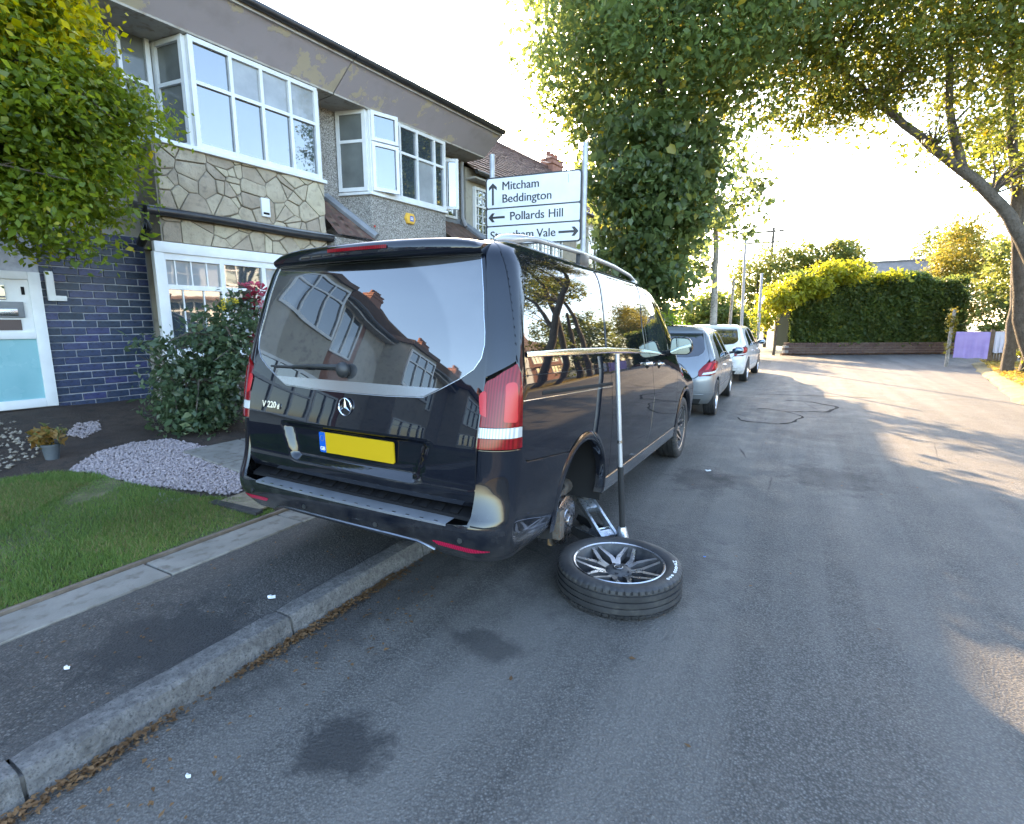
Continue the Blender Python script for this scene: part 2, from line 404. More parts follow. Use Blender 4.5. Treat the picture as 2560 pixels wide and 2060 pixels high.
# ------------------------------------------------------------ wheels
def wheel(name, parent, loc, spokes=7, Rt=.352, Rr=.252, width=.245, rot=(0, 0, 0), detail=True, silver=None, extra=None, **lab):
    """wheel with its axle along local +x (outer face at +x)"""
    w = empty(name, loc, rot, **lab); w.parent = parent
    h = width / 2; n = 288 if detail else 64
    prof = [(Rr - .012, h * .72), (Rr + .004, h * .86), (Rr + .02, h * .97), (Rr + .05, h * 1.0), (Rt - .035, h * .99), (Rt - .016, h * .95), (Rt - .005, h * .86)]
    nsh = len(prof) - 1
    for g in (.62, .2): prof += [(Rt - .001, h * (g + .06)), (Rt - .009, h * (g + .05)), (Rt - .009, h * (g - .05)), (Rt, h * (g - .06))]
    prof += [(r, -x) for r, x in prof[::-1]]; m = len(prof)
    mb = MB(); mb.revolve(prof, n, 'x')
    if detail:
        for k in range(n):
            if k % 5 == 0:
                for i in (5, 6, 7, m - 8, m - 7, m - 6):
                    x, y, z = mb.v[k * m + i]; s_ = (Rt - .011 if i not in (5, m - 6) else Rt - .021) / math.hypot(y, z); s_ = min(1, s_); mb.v[k * m + i] = (x, y * s_, z * s_)
    mb.build('tyre', M_rubber, w, sm=32)
    cut = M_rimcut if silver is None else silver; dk = M_rimdark if silver is None else silver
    # barrel with flange
    mb = MB(); fl = h * .80
    mb.revolve([(Rr, fl - .01), (Rr + .004, fl + .004), (Rr - .004, fl + .008), (Rr - .012, fl), (Rr - .02, fl - .03), (Rr - .045, fl - .06), (Rr - .045, -h * .75), (Rr, -h * .8)], 72, 'x')
    barrel = mb.build('rim', dk, w, sm=35)
    MB().revolve([(Rr + .0035, fl + .005), (Rr - .001, fl + .0095), (Rr - .009, fl + .0055)], 72, 'x').build('rim_edge', cut, barrel, sm=40)
    MB().revolve([(.001, -.005), (.15, -.005), (.165, -.03), (.165, -.05), (.001, -.05)], 40, 'x').build('wheel_back', M_cast if silver is None else dk, w, sm=30)
    # hub
    hub = MB().revolve([(.0, fl - .035), (.03, fl - .034), (.055, fl - .036), (.082, fl - .05), (.085, fl - .09), (.06, fl - .09)], 40, 'x').build('hub', dk, w, sm=30)
    def spoke_poly(a0, a1, r0, r1, w0, w1):
        A, B = np.array([r0 * math.cos(a0), r0 * math.sin(a0)]), np.array([r1 * math.cos(a1), r1 * math.sin(a1)])
        d = (B - A) / np.linalg.norm(B - A); p = np.array([-d[1], d[0]])
        return [A - p * w0, B - p * w1, B + p * w1, A + p * w0]
    for k in range(spokes):
        c = 2 * math.pi * k / spokes + .2
        mbd = MB(); mbf = MB(); half = math.pi / spokes
        for sgn in (-1, 1):
            am, a1 = c + sgn * half * .30, c + sgn * half * .80
            # kinked twin spoke: hub -> knee -> rim
            for (aa, ra, wa), (ab, rb, wb) in (((c + sgn * half * .22, .07, .015), (am, .135, .0135)), ((am, .135, .0135), (a1, Rr - .008, .0098))):
                p = spoke_poly(aa, ab, ra, rb, wa, wb)
                za, zb = fl - .036 - .028 * (0 if ra < .1 else .55) * 0, fl - .012
                def zt(q): rr_ = math.hypot(*q); return fl - .05 + .042 * min(1, max(0, (rr_ - .07) / (Rr - .09)))
                tops = [(zt(q), q[0], q[1]) for q in p]; bots = [(zt(q) - .045, q[0] * 1.0, q[1]) for q in p]
                mbd.add([(x - .0012, y, z) for x, y, z in tops] + bots, [(0, 1, 2, 3), (7, 6, 5, 4), (0, 4, 5, 1), (1, 5, 6, 2), (2, 6, 7, 3), (3, 7, 4, 0)])
                mbf.add([(x + .0012, y * 1., z) for x, y, z in tops], [(0, 1, 2, 3)])
        sp = mbd.build('spoke', dk, w)
        mbf.build('machined_face', cut, sp)
    if detail:
        for k in range(5):
            a = 2 * math.pi * k / 5 + .5; MB().cyl((fl - .045, .058 * math.cos(a), .058 * math.sin(a)), (fl - .0375, .058 * math.cos(a), .058 * math.sin(a)), .0115, 14).build('bolt_hole', M_dark, hub)
        cp = MB().revolve([(0.0, fl - .028), (.028, fl - .0285), (.034, fl - .033), (.034, fl - .04)], 32, 'x').build('centre_cap', M_plastic, w, sm=35)
        MB().revolve([(.0225, fl - .0275), (.024, fl - .0265), (.0255, fl - .0275)], 32, 'x').build('cap_ring', M_rimcut, cp, sm=40)
        star = MB()
        for k in range(3):
            a = R(90 + 120 * k); d = (math.cos(a), math.sin(a)); p = (-d[1], d[0])
            star.add([(fl - .0265, d[0] * .022, d[1] * .022), (fl - .0265, p[0] * .003, p[1] * .003), (fl - .0265, -p[0] * .003, -p[1] * .003)], [(0, 1, 2)])
        star.build('star_emblem', M_rimcut, cp)
    return w
# ------------------------------------------------------------ the black van
def build_van():
    van = empty('van', (-2.0216, 1.8335, .0849), (-.0239, .0042, 0), label='black passenger van jacked up at the kerb with its rear wheel off', cat='van')
    prof = [(.22, .90, .22), (.30, .925, .30), (.45, .95, .45), (.62, .961, .62), (.72, .962, .72), (.9, .964, .9), (1.05, .9625, 1.05), (1.15, .962, 1.15), (1.23, .955, 1.23), (1.35, .937, 1.35), (1.5, .91, 1.5), (1.65, .878, 1.65), (1.74, .855, 1.737), (1.80, .833, 1.791), (1.86, .80, 1.838), (1.92, .755, 1.868), (1.98, .70, 1.88)]
    rear = [(.22, .10), (.5, .07), (.64, .045), (.70, .032), (.78, .026), (.88, .028), (.95, .036), (1.03, .05), (1.157, .075), (1.3, .104), (1.5, .15), (1.7, .20), (1.80, .232), (1.86, .275), (1.92, .335), (1.98, .40)]
    front = [(.22, 5.0), (.5, 5.13), (.8, 5.14), (1.2, 5.08), (1.6, 5.0), (1.98, 4.95)]
    zr = [(-.5, 1.88), (2.6, 1.88), (2.85, 1.868), (3.1, 1.82), (3.34, 1.72), (3.9, 1.43), (4.15, 1.21), (4.4, 1.15), (4.8, 1.07), (5.1, .98), (6.2, .95)]
    S = Surf(prof, rear, front, [(.22, .16), (.9, .15), (1.2, .14), (1.98, .13)], .35, zr, .75, bow=.028)
    ss = lambda a, b, x: (lambda t: t * t * (3 - 2 * t))(np.clip((x - a) / (b - a), 0, 1))
    S.extra = lambda x, v: .032 * ss(.53, .455, np.abs(x - .03) + (np.clip(.9 - v, 0, .2)) * .35) * ss(.912, .888, v) * ss(.70, .735, v) - .012 * ss(.60, .66, v) * ss(.74, .68, v)
    vmax = lambda y: .75 + (1.98 - .75) * float((S.zr(y) - .75) / (1.88 - .75))
    E = lambda v: float(np.interp(v, [.64, .9, 1.2, 1.35, 1.5, 1.7, 1.80, 1.98], [.794, .797, .803, .800, .777, .735, .712, .60]))
    AR, AF = (1.02, .40, .39), (4.245, .40, .40)
    body = empty('body'); body.parent = van
    # dark inner shell seen only in the shut lines
    top = [(y, vmax(y)) for y in np.linspace(4.95, .3, 40)]
    shell = [(.22, .40), (.66, .36)] + circ(*AR[:2], .43, 185, -8, 18) + circ(*AF[:2], .44, 188, -8, 18) + [(4.95, .3)] + top + [(.1, 1.9), (.1, 1.2)]
    panel('inner_shell', S.side, shell, M_gap, body, step=.09, off=-.022, rim=0, mirror=True)
    panel('inner_shell', S.tail, [(-1.0, .40), (1.0, .40), (.9, 1.2), (.85, 1.8), (.62, 1.98), (-.62, 1.98), (-.85, 1.8), (-.9, 1.2)], M_gap, body, step=.09, off=-.06, rim=0)
    # side panels
    win1 = rnd([(.252, 1.345, .03), (.275, 1.47, .25), (.41, 1.745, .12), (.53, 1.80, .15), (1.492, 1.85, .02), (1.402, 1.345, .01)])
    quarter = [(.195, .905), (.20, 1.24), (.185, 1.29), (.212, 1.48), (.246, 1.70), (.258, 1.79), (.296, 1.88), (.345, 1.98), (1.54, 1.98), (1.507, 1.86), (1.402, 1.335), (1.432, 1.27), (1.512, .95), (1.512, .65), (1.504, .455)] + circ(*AR, 8, 111, 14) + rnd([(.64, .79), (.25, .83, .07), (.197, .87)])
    panel('quarter_panel', S.side, quarter, M_black, body, holes=[win1], step=.04, mirror=True)
    panel('quarter_window', S.side, win1, M_glass, van, step=.05, off=-.004, mirror=True)
    win2 = rnd([(1.428, 1.338, .01), (1.527, 1.852, .02), (2.515, 1.852, .03), (2.365, 1.53, .25), (2.39, 1.312, .02)])
    sl = [(1.512 + .006, .455), (1.52, .65), (1.52, .95), (1.44, 1.27), (1.41, 1.335), (1.515, 1.86), (1.548, 1.98), (2.63, vmax(2.63)), (2.575, 1.84), (2.435, 1.5), (2.455, 1.31), (2.555, 1.22), (2.712, .89), (2.652, .62), (2.535, .455)]
    sd = panel('sliding_door', S.side, sl, M_black, van, holes=[win2], step=.045, mirror=True)
    panel('side_window', S.side, win2, M_glass, van, step=.05, off=-.004, mirror=True)
    fw = rnd([(2.52, 1.30, .02), (2.505, 1.5, .2), (2.645, 1.80, .03), (2.87, 1.725, .1), (3.12, 1.58, .1), (3.31, 1.37, .06), (3.32, 1.262, .03)])
    fd = [(2.545, .455), (2.662, .62), (2.722, .89), (2.565, 1.22), (2.465, 1.31), (2.445, 1.5), (2.585, 1.84), (2.64, vmax(2.64) - .02), (2.9, 1.86), (3.2, 1.70), (3.48, 1.48), (3.66, 1.2), (3.74, .9), (3.71, .6), (3.66, .455)]
    fdo = panel('front_door', S.side, fd, M_black, van, holes=[fw], step=.045, mirror=True)
    panel('door_window', S.side, fw, M_glassf, van, step=.05, off=-.004, mirror=True)
    fender = [(3.668, .455), (3.718, .6), (3.748, .9), (3.668, 1.2), (3.488, 1.485), (3.205, 1.706), (2.905, 1.866), (2.65, vmax(2.65))] + [(y, vmax(y)) for y in np.linspace(2.75, 5.0, 24)] + [(5.9, .93), (5.9, .35), (4.9, .34)] + circ(*AF, -8, 172, 16)[0:]
    panel('front_wing', S.side, fender, M_black, body, step=.06, mirror=True)
    for sg in (1, -1):
        pass
    # sills
    panel('sill_trim', S.side, [(1.43, .345), (3.84, .345), (3.845, .447), (1.42, .447)], M_silver, body, step=.06, off=.004, mirror=True)
    # roof, windscreen, bonnet
    def capedge(y0, y1, n=24): return [(float(S.W(y, S.T)), float(y)) for y in np.linspace(y0, y1, n)]
    us = np.linspace(float(S.Uof(0, S.T)), float(S.rear(S.T) + S.rc(S.T)), 20); rp = S.side(us, np.full(20, S.T)); redge = [(float(p[0]), float(p[1])) for p in rp[1:-1]]
    right = redge + capedge(float(S.rear(S.T) + S.rc(S.T)), 2.92)
    panel('roof', lambda x, y: S.cap(x, y, .02), right + [(-x, y) for x, y in right[::-1]], M_black, body, step=.09, rim=0)
    ws = capedge(2.93, 4.1); panel('windscreen', lambda x, y: S.cap(x, y, .03), ws + [(-x, y) for x, y in ws[::-1]], M_glassf, van, step=.1, rim=0)
    bo = capedge(4.11, 4.94); panel('bonnet', lambda x, y: S.cap(x, y, .04), bo + [(-x, y) for x, y in bo[::-1]], M_black, van, step=.1, rim=0)
    # rear: roof end, pillars
    panel('roof_end', S.tail, [(-.712, 1.80), (.712, 1.80), (.60, 1.98), (-.60, 1.98)], M_black, body, step=.04, rim=0)
    vs_ = [1.225, 1.3, 1.4, 1.5, 1.6, 1.7, 1.80, 1.9, 1.98]
    dp = [(float(S.Uof(E(v) + .006, v)), v) for v in vs_] + [(.336, 1.98), (.287, 1.88), (.249, 1.79), (.237, 1.70), (.203, 1.48), (.176, 1.30)]
    panel('rear_pillar', S.side, dp, M_black, body, step=.03, mirror=True)
    # tailgate
    tg = [(-.78, .628), (.78, .628)] + [(E(v), v) for v in (.67, .8, .9, 1.05, 1.2, 1.28, 1.35, 1.42, 1.5, 1.6, 1.7, 1.795)]; tg += [(-x, v) for x, v in tg[:1:-1]]
    gl = [(0, 1.103), (.27, 1.105), (.485, 1.114), (.575, 1.157), (.68, 1.213), (.745, 1.258), (.777, 1.31), (.785, 1.37), (.778, 1.43), (.762, 1.5), (.745, 1.6), (.722, 1.7), (.70, 1.79)]
    gl = gl + [(-x, v) for x, v in gl[:0:-1]]
    gate = panel('tailgate', S.tail, tg, M_black, van, holes=[gl], step=.022)
    rw = panel('rear_window', S.tail, gl, M_rear, gate, step=.05, off=-.002)
    strip('window_seal', S.tail, gl + [gl[0]], .005, M_silver, rw, off=.0, thick=.002)
    panel('chrome_trim', S.tail, [(-.575, 1.162), (.575, 1.162), (.487, 1.119), (.27, 1.110), (0, 1.108), (-.27, 1.110), (-.487, 1.119)], M_silver, gate, step=.03, off=.005, rim=.008)
    strip('crease', S.tail, [(.53, .907), (.792, .912)], .006, M_gap, gate, off=-.001, thick=.001)
    # spoiler
    mb = MB(); N = 40; sec = []
    for i in range(N + 1):
        x = -.716 + 1.432 * i / N; q = abs(x) / .716; ye = .148 + .06 * q ** 2; zt_ = 1.876 - .012 * q ** 2 - .030 * q ** 8; zb_ = 1.784
        rz = float(S.cap(np.array(min(abs(x), .69)), np.array(.5), .02)[2])
        sec += [(x, .55, rz - .003), (x, .40, min(rz, zt_ + .014)), (x, ye + .07, zt_ + .004), (x, ye + .02, zt_ - .006), (x, ye + .002, zt_ - .022), (x, ye + .003, zb_ + .014), (x, ye + .014, zb_ + .001), (x, ye + .05, zb_ - .002), (x, .27, zb_ + .012)]
    m = 9; mb.add(sec, [(i * m + k, (i + 1) * m + k, (i + 1) * m + k + 1, i * m + k + 1) for i in range(N) for k in range(m - 1)] + [tuple(range(m)), tuple(range(N * m + m - 1, N * m - 1, -1))])
    sp = mb.build('spoiler', M_black, gate, sm=50)
    mb = MB(); pts = []
    for i in range(13):
        x = -.205 + .41 * i / 12; q = abs(x) / .716; ye = .148 + .06 * q ** 2; pts += [(x, ye - .003, 1.846), (x, ye - .003, 1.829)]
    mb.add(pts, [(2 * i, 2 * i + 1, 2 * i + 3, 2 * i + 2) for i in range(12)]); mb.build('brake_light', M_red, sp)
    # wiper
    wp = lambda x, v, o=0.: (lambda P: (float(P[0]), float(P[1]) - o, float(P[2])))(S.tail(np.array(x), np.array(v)))
    w = MB(); w.sphere(wp(-.03, 1.222, .025), (.042, .03, .042), 14, 10); wo = w.build('wiper', M_plastic, gate, sm=40)
    a = MB(); a.tube([wp(-.03, 1.236, .035), wp(-.10, 1.236, .038), wp(-.25, 1.231, .034), wp(-.41, 1.224, .028)], [.016, .013, .011, .008], 8); a.build('wiper_arm', M_plastic, wo, sm=40)
    a = MB(); a.tube([wp(-.30, 1.222, .022), wp(-.45, 1.219, .018), wp(-.615, 1.216, .016)], [.009, .007, .006], 6); a.build('wiper_blade', M_rubber, wo, sm=40)
    # emblem, lettering, plate
    c = wp(0, 1.033, .006); em = MB(); em.revolve([(.041, -.002), (.044, -.006), (.0475, -.004), (.0475, .004), (.041, .004)], 40, 'y', c, closed=True)
    for k in range(3):
        an = R(90 + 120 * k); d = (math.cos(an), math.sin(an)); p = (-d[1], d[0]); y = c[1]
        em.add([(c[0] + d[0] * .043, y - .003, c[2] + d[1] * .043), (c[0] + p[0] * .0075, y, c[2] + p[1] * .0075), (c[0], y - .007, c[2]), (c[0] - p[0] * .0075, y, c[2] - p[1] * .0075)], [(0, 1, 2), (0, 2, 3)])
    em.build('star_emblem', M_chrome, gate, sm=40)
    ang = R(90 - 9)
    for key, x, v in (('v220', -.668, .997), ('d', -.535, .992)):
        o = link('model_lettering', TXT[key], gate, wp(x, v, .006), (ang, 0, 0)); TXT[key].materials.clear(); TXT[key].materials.append(M_chrome)
    px, pz = .062, .828; rp_ = float(S.tail(np.array(px), np.array(pz))[1]) - .012
    pl = empty('number_plate', (px, rp_, pz), (R(3), 0, 0)); pl.parent = gate
    rr_ = rnd([(-.26, -.0555, .012), (.26, -.0555, .012), (.26, .0555, .012), (-.26, .0555, .012)])
    MB().prism(rr_, lambda p, d: (p[0], d, p[1]), -.004, .004).build('plate_face', M_yellow, pl)
    bl = rnd([(-.26, -.0555, .012), (-.215, -.0555), (-.215, .0555), (-.26, .0555, .012)]); bo_ = MB().prism(bl, lambda p, d: (p[0], d, p[1]), -.0055, -.0042).build('plate_band', M_blue, pl)
    st = MB()
    for k in range(12):
        t = 2 * math.pi * k / 12; st.add([(-.2375 + .0145 * math.cos(t) + .0026 * math.cos(j * 2.094 + 1.57), -.0062, .022 + .0145 * math.sin(t) + .0026 * math.sin(j * 2.094 + 1.57)) for j in range(3)], [(0, 1, 2)])
    st.build('star_ring', M_yellow, bo_)
    o = link('country_letters', TXT['gb'], bo_, (-.2375, -.0064, -.035), (R(90), 0, 0)); TXT['gb'].materials.clear(); TXT['gb'].materials.append(M_white)
    # tail lamps
    def lamp(z0, z1, mat, nm, off=0., par=None):
        def ue(v): return float(S.Uof(E(v) + .008, v))
        def ur(v): return float(np.interp(v, [.905, 1.24, 1.29], [.188, .192, .178]))
        zs = np.linspace(z0, z1, 8); L = [(ue(v), v) for v in zs]; Rr_ = [(ur(v), v) for v in zs[::-1]]
        return panel(nm, S.side, L + Rr_, mat, par, step=.03, off=off, rim=.02, mirror=True)
    l2 = []
    tl = empty('tail_lamp'); tl.parent = van; tr = empty('tail_lamp'); tr.parent = van
    def uE(v): return float(S.Uof(E(v) + .008, v))
    upper = [(uE(1.005), 1.005), (uE(1.1), 1.1), (uE(1.185), 1.185), (uE(1.20) + .012, 1.208), (uE(1.2) + .05, 1.225), (.10, 1.252), (.178, 1.287), (.192, 1.24), (.19, 1.005)]
    def pair(nm, poly, mat, off, rim=.02, step=.03):
        a, b = panel(nm, S.side, poly, mat, tr, step=step, off=off, rim=rim, mirror=True); b.parent = tl
    pair('red_lens', upper, M_red, .004)
    pair('clear_lens', [(uE(.955), .957), (uE(1.0), 1.002), (.19, 1.002), (.19, .957)], M_clear, .003)
    pair('red_lens', [(uE(.908), .908), (uE(.95), .954), (.19, .954), (.189, .908)], M_red, .004)
    pair('light_guide', rnd([(.075, 1.03, .01), (.15, 1.025, .02), (.16, 1.21, .03), (.10, 1.20, .02), (.085, 1.1)]), M_redin, .0065, .002)
    pair('light_guide', rnd([(-.03, 1.06, .01), (.0, 1.05), (.01, 1.17, .02), (-.03, 1.15, .02)]), M_redin, .0065, .002)
    # bumper
    bp = [(.30, .88, .30), (.36, .915, .36), (.42, .943, .42), (.5, .958, .5), (.6, .963, .6), (.75, .965, .75), (.95, .966, .95), (1.2, .966, 1.2)]
    br = [(.30, .11), (.36, .05), (.40, .018), (.45, -.014), (.52, -.034), (.55, -.034), (.575, -.026), (.62, -.008), (.7, .014), (.8, .028), (.95, .036), (1.2, .05)]
    Bs = Surf(bp, br, [(.3, 5.1), (1.2, 5.1)], [(.30, .17), (1.2, .16)], .35, [(-1, 1.88), (6, 1.88)], 1.19, bow=.03); Bs.ZT = 1.88
    Bs.vt = lambda y, v: (v, np.ones_like(v))
    xu = lambda y, v=.6: y - float(Bs.rear(v) + Bs.rc(v) * (1 - math.pi / 2)) + float(Bs.W(.2, v) - Bs.rc(v))
    half = [(.48, .418), (.545, .402), (.62, .372), (.80, .362), (1.0, .365), (1.2, .368), (xu(.635, .4), .37)]
    half += [(xu(y, z), z) for y, z in circ(*AR, 184, 113, 12)]
    half += [(xu(.64, .782), .782), (xu(.25, .82), .822), (xu(.205, .86), .86), (xu(.19, .898), .898), (.805, .898), (.802, .66), (.801, .60), (.79, .566), (.70, .553)]
    bum = panel('rear_bumper', Bs.tail, half + [(-x, v) for x, v in half[::-1]], M_black, van, step=.03)
    strip('lower_trim', Bs.tail, [(-.575, .396), (-.55, .406), (-.49, .424), (.49, .424), (.55, .406), (.58, .393)], [.003, .02, .028, .028, .028, .028, .028, .028, .028, .02, .003], M_trimdk, bum, off=.003, thick=.006)
    rf = rnd([(.592, .452), (.63, .455), (.80, .447), (.885, .437), (.79, .424), (.62, .433)])
    for sg in (1, -1): panel('reflector', Bs.tail, [(sg * x, v) for x, v in rf], M_reflector, bum, step=.02, off=.003, rim=.006)
    for x, v in ((-.72, .486), (-.27, .468), (.25, .468), (.752, .486)):
        P = Bs.tail(np.array(x), np.array(v)); nrm = Vector((x * .35, -1, 0)).normalized(); MB().cyl(Vector(P), Vector(P) + nrm * .006, .0125, 18).build('parking_sensor', M_plastic, bum, sm=30)
    mb = MB(); pts = []
    for i in range(31):
        x = -.665 + 1.345 * i / 30; y0 = float(Bs.tail(np.array(x), np.array(.548))[1]); pts += [(x, y0 - .004, .545), (x, y0 - .003, .554), (x, y0 + .004, .557), (x, .05, .563)]
    mb.add(pts, [(i * 4 + k, i * 4 + k + 1, i * 4 + k + 5, i * 4 + k + 4) for i in range(30) for k in range(3)]); stp = mb.build('step_plate', M_stepal, bum, sm=30)
    for i in range(16):
        x = -.61 + .082 * i; y0 = float(Bs.tail(np.array(x), np.array(.548))[1]); MB().box((x, y0 + .006, .5575), (.022, .006, .004)).build('plate_notch', M_chrome, stp)
    mb = MB(); pts = []
    for i in range(25):
        x = -.79 + 1.58 * i / 24; pts += [(x, .046, .560), (x, .052, .575), (x, .10, .60), (x, .16, .605)]
    mb.add(pts, [(i * 4 + k, i * 4 + k + 1, i * 4 + k + 5, i * 4 + k + 4) for i in range(24) for k in range(3)]); pad = mb.build('step_pad', M_pad, bum, sm=30)
    for i in range(15): MB().box((-.62 + .092 * i, .078, .592), (.05, .05, .008), Matrix.Rotation(R(26), 3, 'X')).build('tread_rib', M_pad, pad, bev=.003)
    panel('corner_seam', Bs.tail, [(.806, .56), (.87, .555), (.93, .56), (.93, .566), (.87, .561), (.806, .566)], M_gap, bum, step=.02, off=.0012, rim=0)
    # mouldings on the side
    strip('window_chrome', S.side, [(.262, 1.326), (.6, 1.326), (1.40, 1.320), (2.44, 1.288), (2.9, 1.258), (3.31, 1.236)], [.03, .04, .04, .036, .026, .012], M_chrome, body, off=.003, thick=.005, mirror=True)
    strip('slide_rail', S.side, [(.40, 1.137), (1.50, 1.098)], .026, M_gap, body, off=-.001, thick=.002, mirror=True)
    strip('rail_chrome', S.side, [(.20, 1.118), (1.50, 1.079)], .006, M_chrome, body, off=.001, thick=.002, mirror=True)
    strip('crease_line', S.side, [(.205, 1.232), (1.44, 1.208)], .004, M_gap, body, off=0, thick=.001, mirror=True)
    # arch lips
    for (cx, cz, r), nm in ((AR, 'rear'), (AF, 'front')):
        for sg in (1, -1):
            mb = MB(); pts = []; n = 36
            for i in range(n + 1):
                t = R(-6 + 192 * i / n)
                for rr_, o, dz in ((r - .004, -.05, 0), (r - .004, .0, 0), (r + .006, .010, 0), (r + .03, .012, 0), (r + .055, .003, 0)):
                    y, z = cx + rr_ * math.cos(t), cz + rr_ * math.sin(t); P = S.side(np.array(y), np.array(max(z, .34)))
                    pts.append((sg * (float(P[0]) + o), y, z))
            mb.add(pts, [(i * 5 + k, (i + 1) * 5 + k, (i + 1) * 5 + k + 1, i * 5 + k + 1) for i in range(n) for k in range(4)]); mb.build('wheel_arch_lip', M_black, body, sm=60)
            mb = MB(); pts = []
            for i in range(25):
                t = R(-14 + 208 * i / 24)
                for x, rr_ in ((.93, r + .01), (.88, r + .03), (.42, r + .03), (.42, .01)): pts.append((sg * x, cx + rr_ * math.cos(t), cz + rr_ * math.sin(t)))
            mb.add(pts, [(i * 4 + k, i * 4 + k + 1, i * 4 + k + 5, i * 4 + k + 4) for i in range(24) for k in range(3)]); mb.build('arch_liner', M_dark, body, sm=40)
    ub = MB(); ub.b2((-.45, .6, .30), (.45, 4.9, .5)); ub.b2((-.86, 1.48, .3), (.86, 3.78, .45)); ub.b2((-.78, .2, .43), (.78, .56, .52)); ub.b2((-.8, 4.7, .3), (.8, 5.05, .6)); ub.build('underbody', M_dark, body)
    MB().b2((-.9, .2, .62), (.9, .45, .64)).build('underbody', M_dark, body)
    # handles
    for y, z in ((2.41, 1.185), (2.83, 1.165)):
        for sg in (1, -1):
            d = MB(); d.sphere((sg * .957, y, z), (.012, .075, .04), 16, 10); h = d.build('handle_dish', M_gap, sd[0] if y < 2.6 and sg > 0 else (sd[1] if y < 2.6 else (fdo[0] if sg > 0 else fdo[1])), sm=40)
            g = MB(); g.tube([(sg * .968, y - .10, z + .006), (sg * .985, y - .07, z + .007), (sg * .99, y, z + .004), (sg * .985, y + .07, z), (sg * .968, y + .10, z - .002)], [.012, .016, .017, .016, .012], 10); g.build('door_handle', M_chrome, h.parent, sm=50)
    # mirrors
    for sg in (1, -1):
        mr = empty('door_mirror'); mr.parent = van
        pr = rnd([(.985, 1.245, .03), (1.16, 1.25, .06), (1.195, 1.30, .05), (1.17, 1.40, .06), (.995, 1.405, .04)], 6)
        mb = MB(); n = len(pr); cx = sum(p[0] for p in pr) / n; cz = sum(p[1] for p in pr) / n; V = []
        for sc, yy in ((.94, 3.10), (1.02, 3.115), (1.0, 3.16), (.85, 3.22), (.5, 3.26)): V += [(sg * (cx + (x - cx) * sc), yy, cz + (z - cz) * sc) for x, z in pr]
        mb.add(V, [(k * n + i, k * n + (i + 1) % n, (k + 1) * n + (i + 1) % n, (k + 1) * n + i) for k in range(4) for i in range(n)] + [tuple(range(4 * n, 5 * n))]); mb.build('mirror_housing', M_black, mr, sm=50)
        MB().add([(sg * (cx + (x - cx) * .92), 3.106, cz + (z - cz) * .92) for x, z in pr], [tuple(range(n))]).build('mirror_glass', plain('mirror_glass', (.13, .17, .22), .03, 1) if sg > 0 else MATS['mirror_glass'], mr)
        MB().tube([(sg * .93, 3.2, 1.25), (sg * 1.02, 3.18, 1.27)], .028, 8).build('mirror_arm', M_plastic, mr, sm=40)
    # roof rails
    for sg in (1, -1):
        rl = empty('roof_rail'); rl.parent = van
        MB().tube([(sg * .70, .62, 1.915), (sg * .70, .8, 1.938), (sg * .70, 1.5, 1.962), (sg * .70, 2.2, 1.955), (sg * .70, 2.65, 1.93), (sg * .70, 2.88, 1.89)], [.014, .016, .016, .016, .015, .012], 10).build('rail_bar', M_alu, rl, sm=50)
        fo = MB(); fo.tube([(sg * .70, .36, 1.866), (sg * .70, .41, 1.877), (sg * .70, .50, 1.890), (sg * .70, .60, 1.908), (sg * .70, .70, 1.926)], [.008, .021, .027, .023, .016], 12); fo.build('rail_foot', M_alu, rl, sm=50)
        MB().b2((sg * .70 - .016, 1.45, 1.87), (sg * .70 + .016, 1.62, 1.955)).build('rail_foot', M_plastic, rl, bev=.006)
        MB().b2((sg * .70 - .014, 2.78, 1.86), (sg * .70 + .014, 2.88, 1.9)).build('rail_foot', M_alu, rl, bev=.006)
    # wheels that are still on
    wheel('front_wheel', van, (.825, 4.245, .373), rot=(.4, 0, 0))
    wheel('front_wheel', van, (-.825, 4.245, .4685), rot=(0, 0, math.pi), detail=False)
    wheel('rear_wheel', van, (-.825, 1.045, .392), rot=(0, 0, math.pi), detail=False)
    # bare hub on the jacked corner
    hb = empty('bare_hub', (.062, 1.10, .237)); hb.parent = van
    mb = MB(); mb.revolve([(.035, .752), (.155, .752), (.158, .750), (.158, .728), (.155, .726), (.035, .726)], 56, 'x', closed=True); ro = mb.build('brake_disc', M_rotor, hb, sm=35)
    MB().revolve([(.0, .782), (.03, .782), (.034, .778), (.034, .771), (.078, .770), (.083, .764), (.083, .75)], 40, 'x').build('hub_hat', M_rotor, ro, sm=35)
    for k in range(5):
        a = 2 * math.pi * k / 5 + .3; MB().cyl((.769, .056 * math.cos(a), .056 * math.sin(a)), (.7725, .056 * math.cos(a), .056 * math.sin(a)), .009, 12).build('bolt_hole', M_dark, ro)
    for k in range(10):
        a = 2 * math.pi * (k + .5) / 10; rr_ = .11 + .022 * (k % 2); MB().cyl((.7515, rr_ * math.cos(a), rr_ * math.sin(a)), (.7528, rr_ * math.cos(a), rr_ * math.sin(a)), .006, 10).build('vent_hole', M_dark, ro)
    MB().revolve([(.05, .70), (.165, .705), (.172, .70), (.165, .695), (.05, .69)], 40, 'x').build('dust_shield', M_cast, hb, sm=35)
    ca = MB(); ca.box((.735, -.13, .02), (.10, .075, .19)); ca.box((.775, -.135, .02), (.022, .05, .13)); ca.box((.68, -.10, .02), (.08, .09, .14)); ca.build('brake_caliper', M_cast, hb, bev=.012)
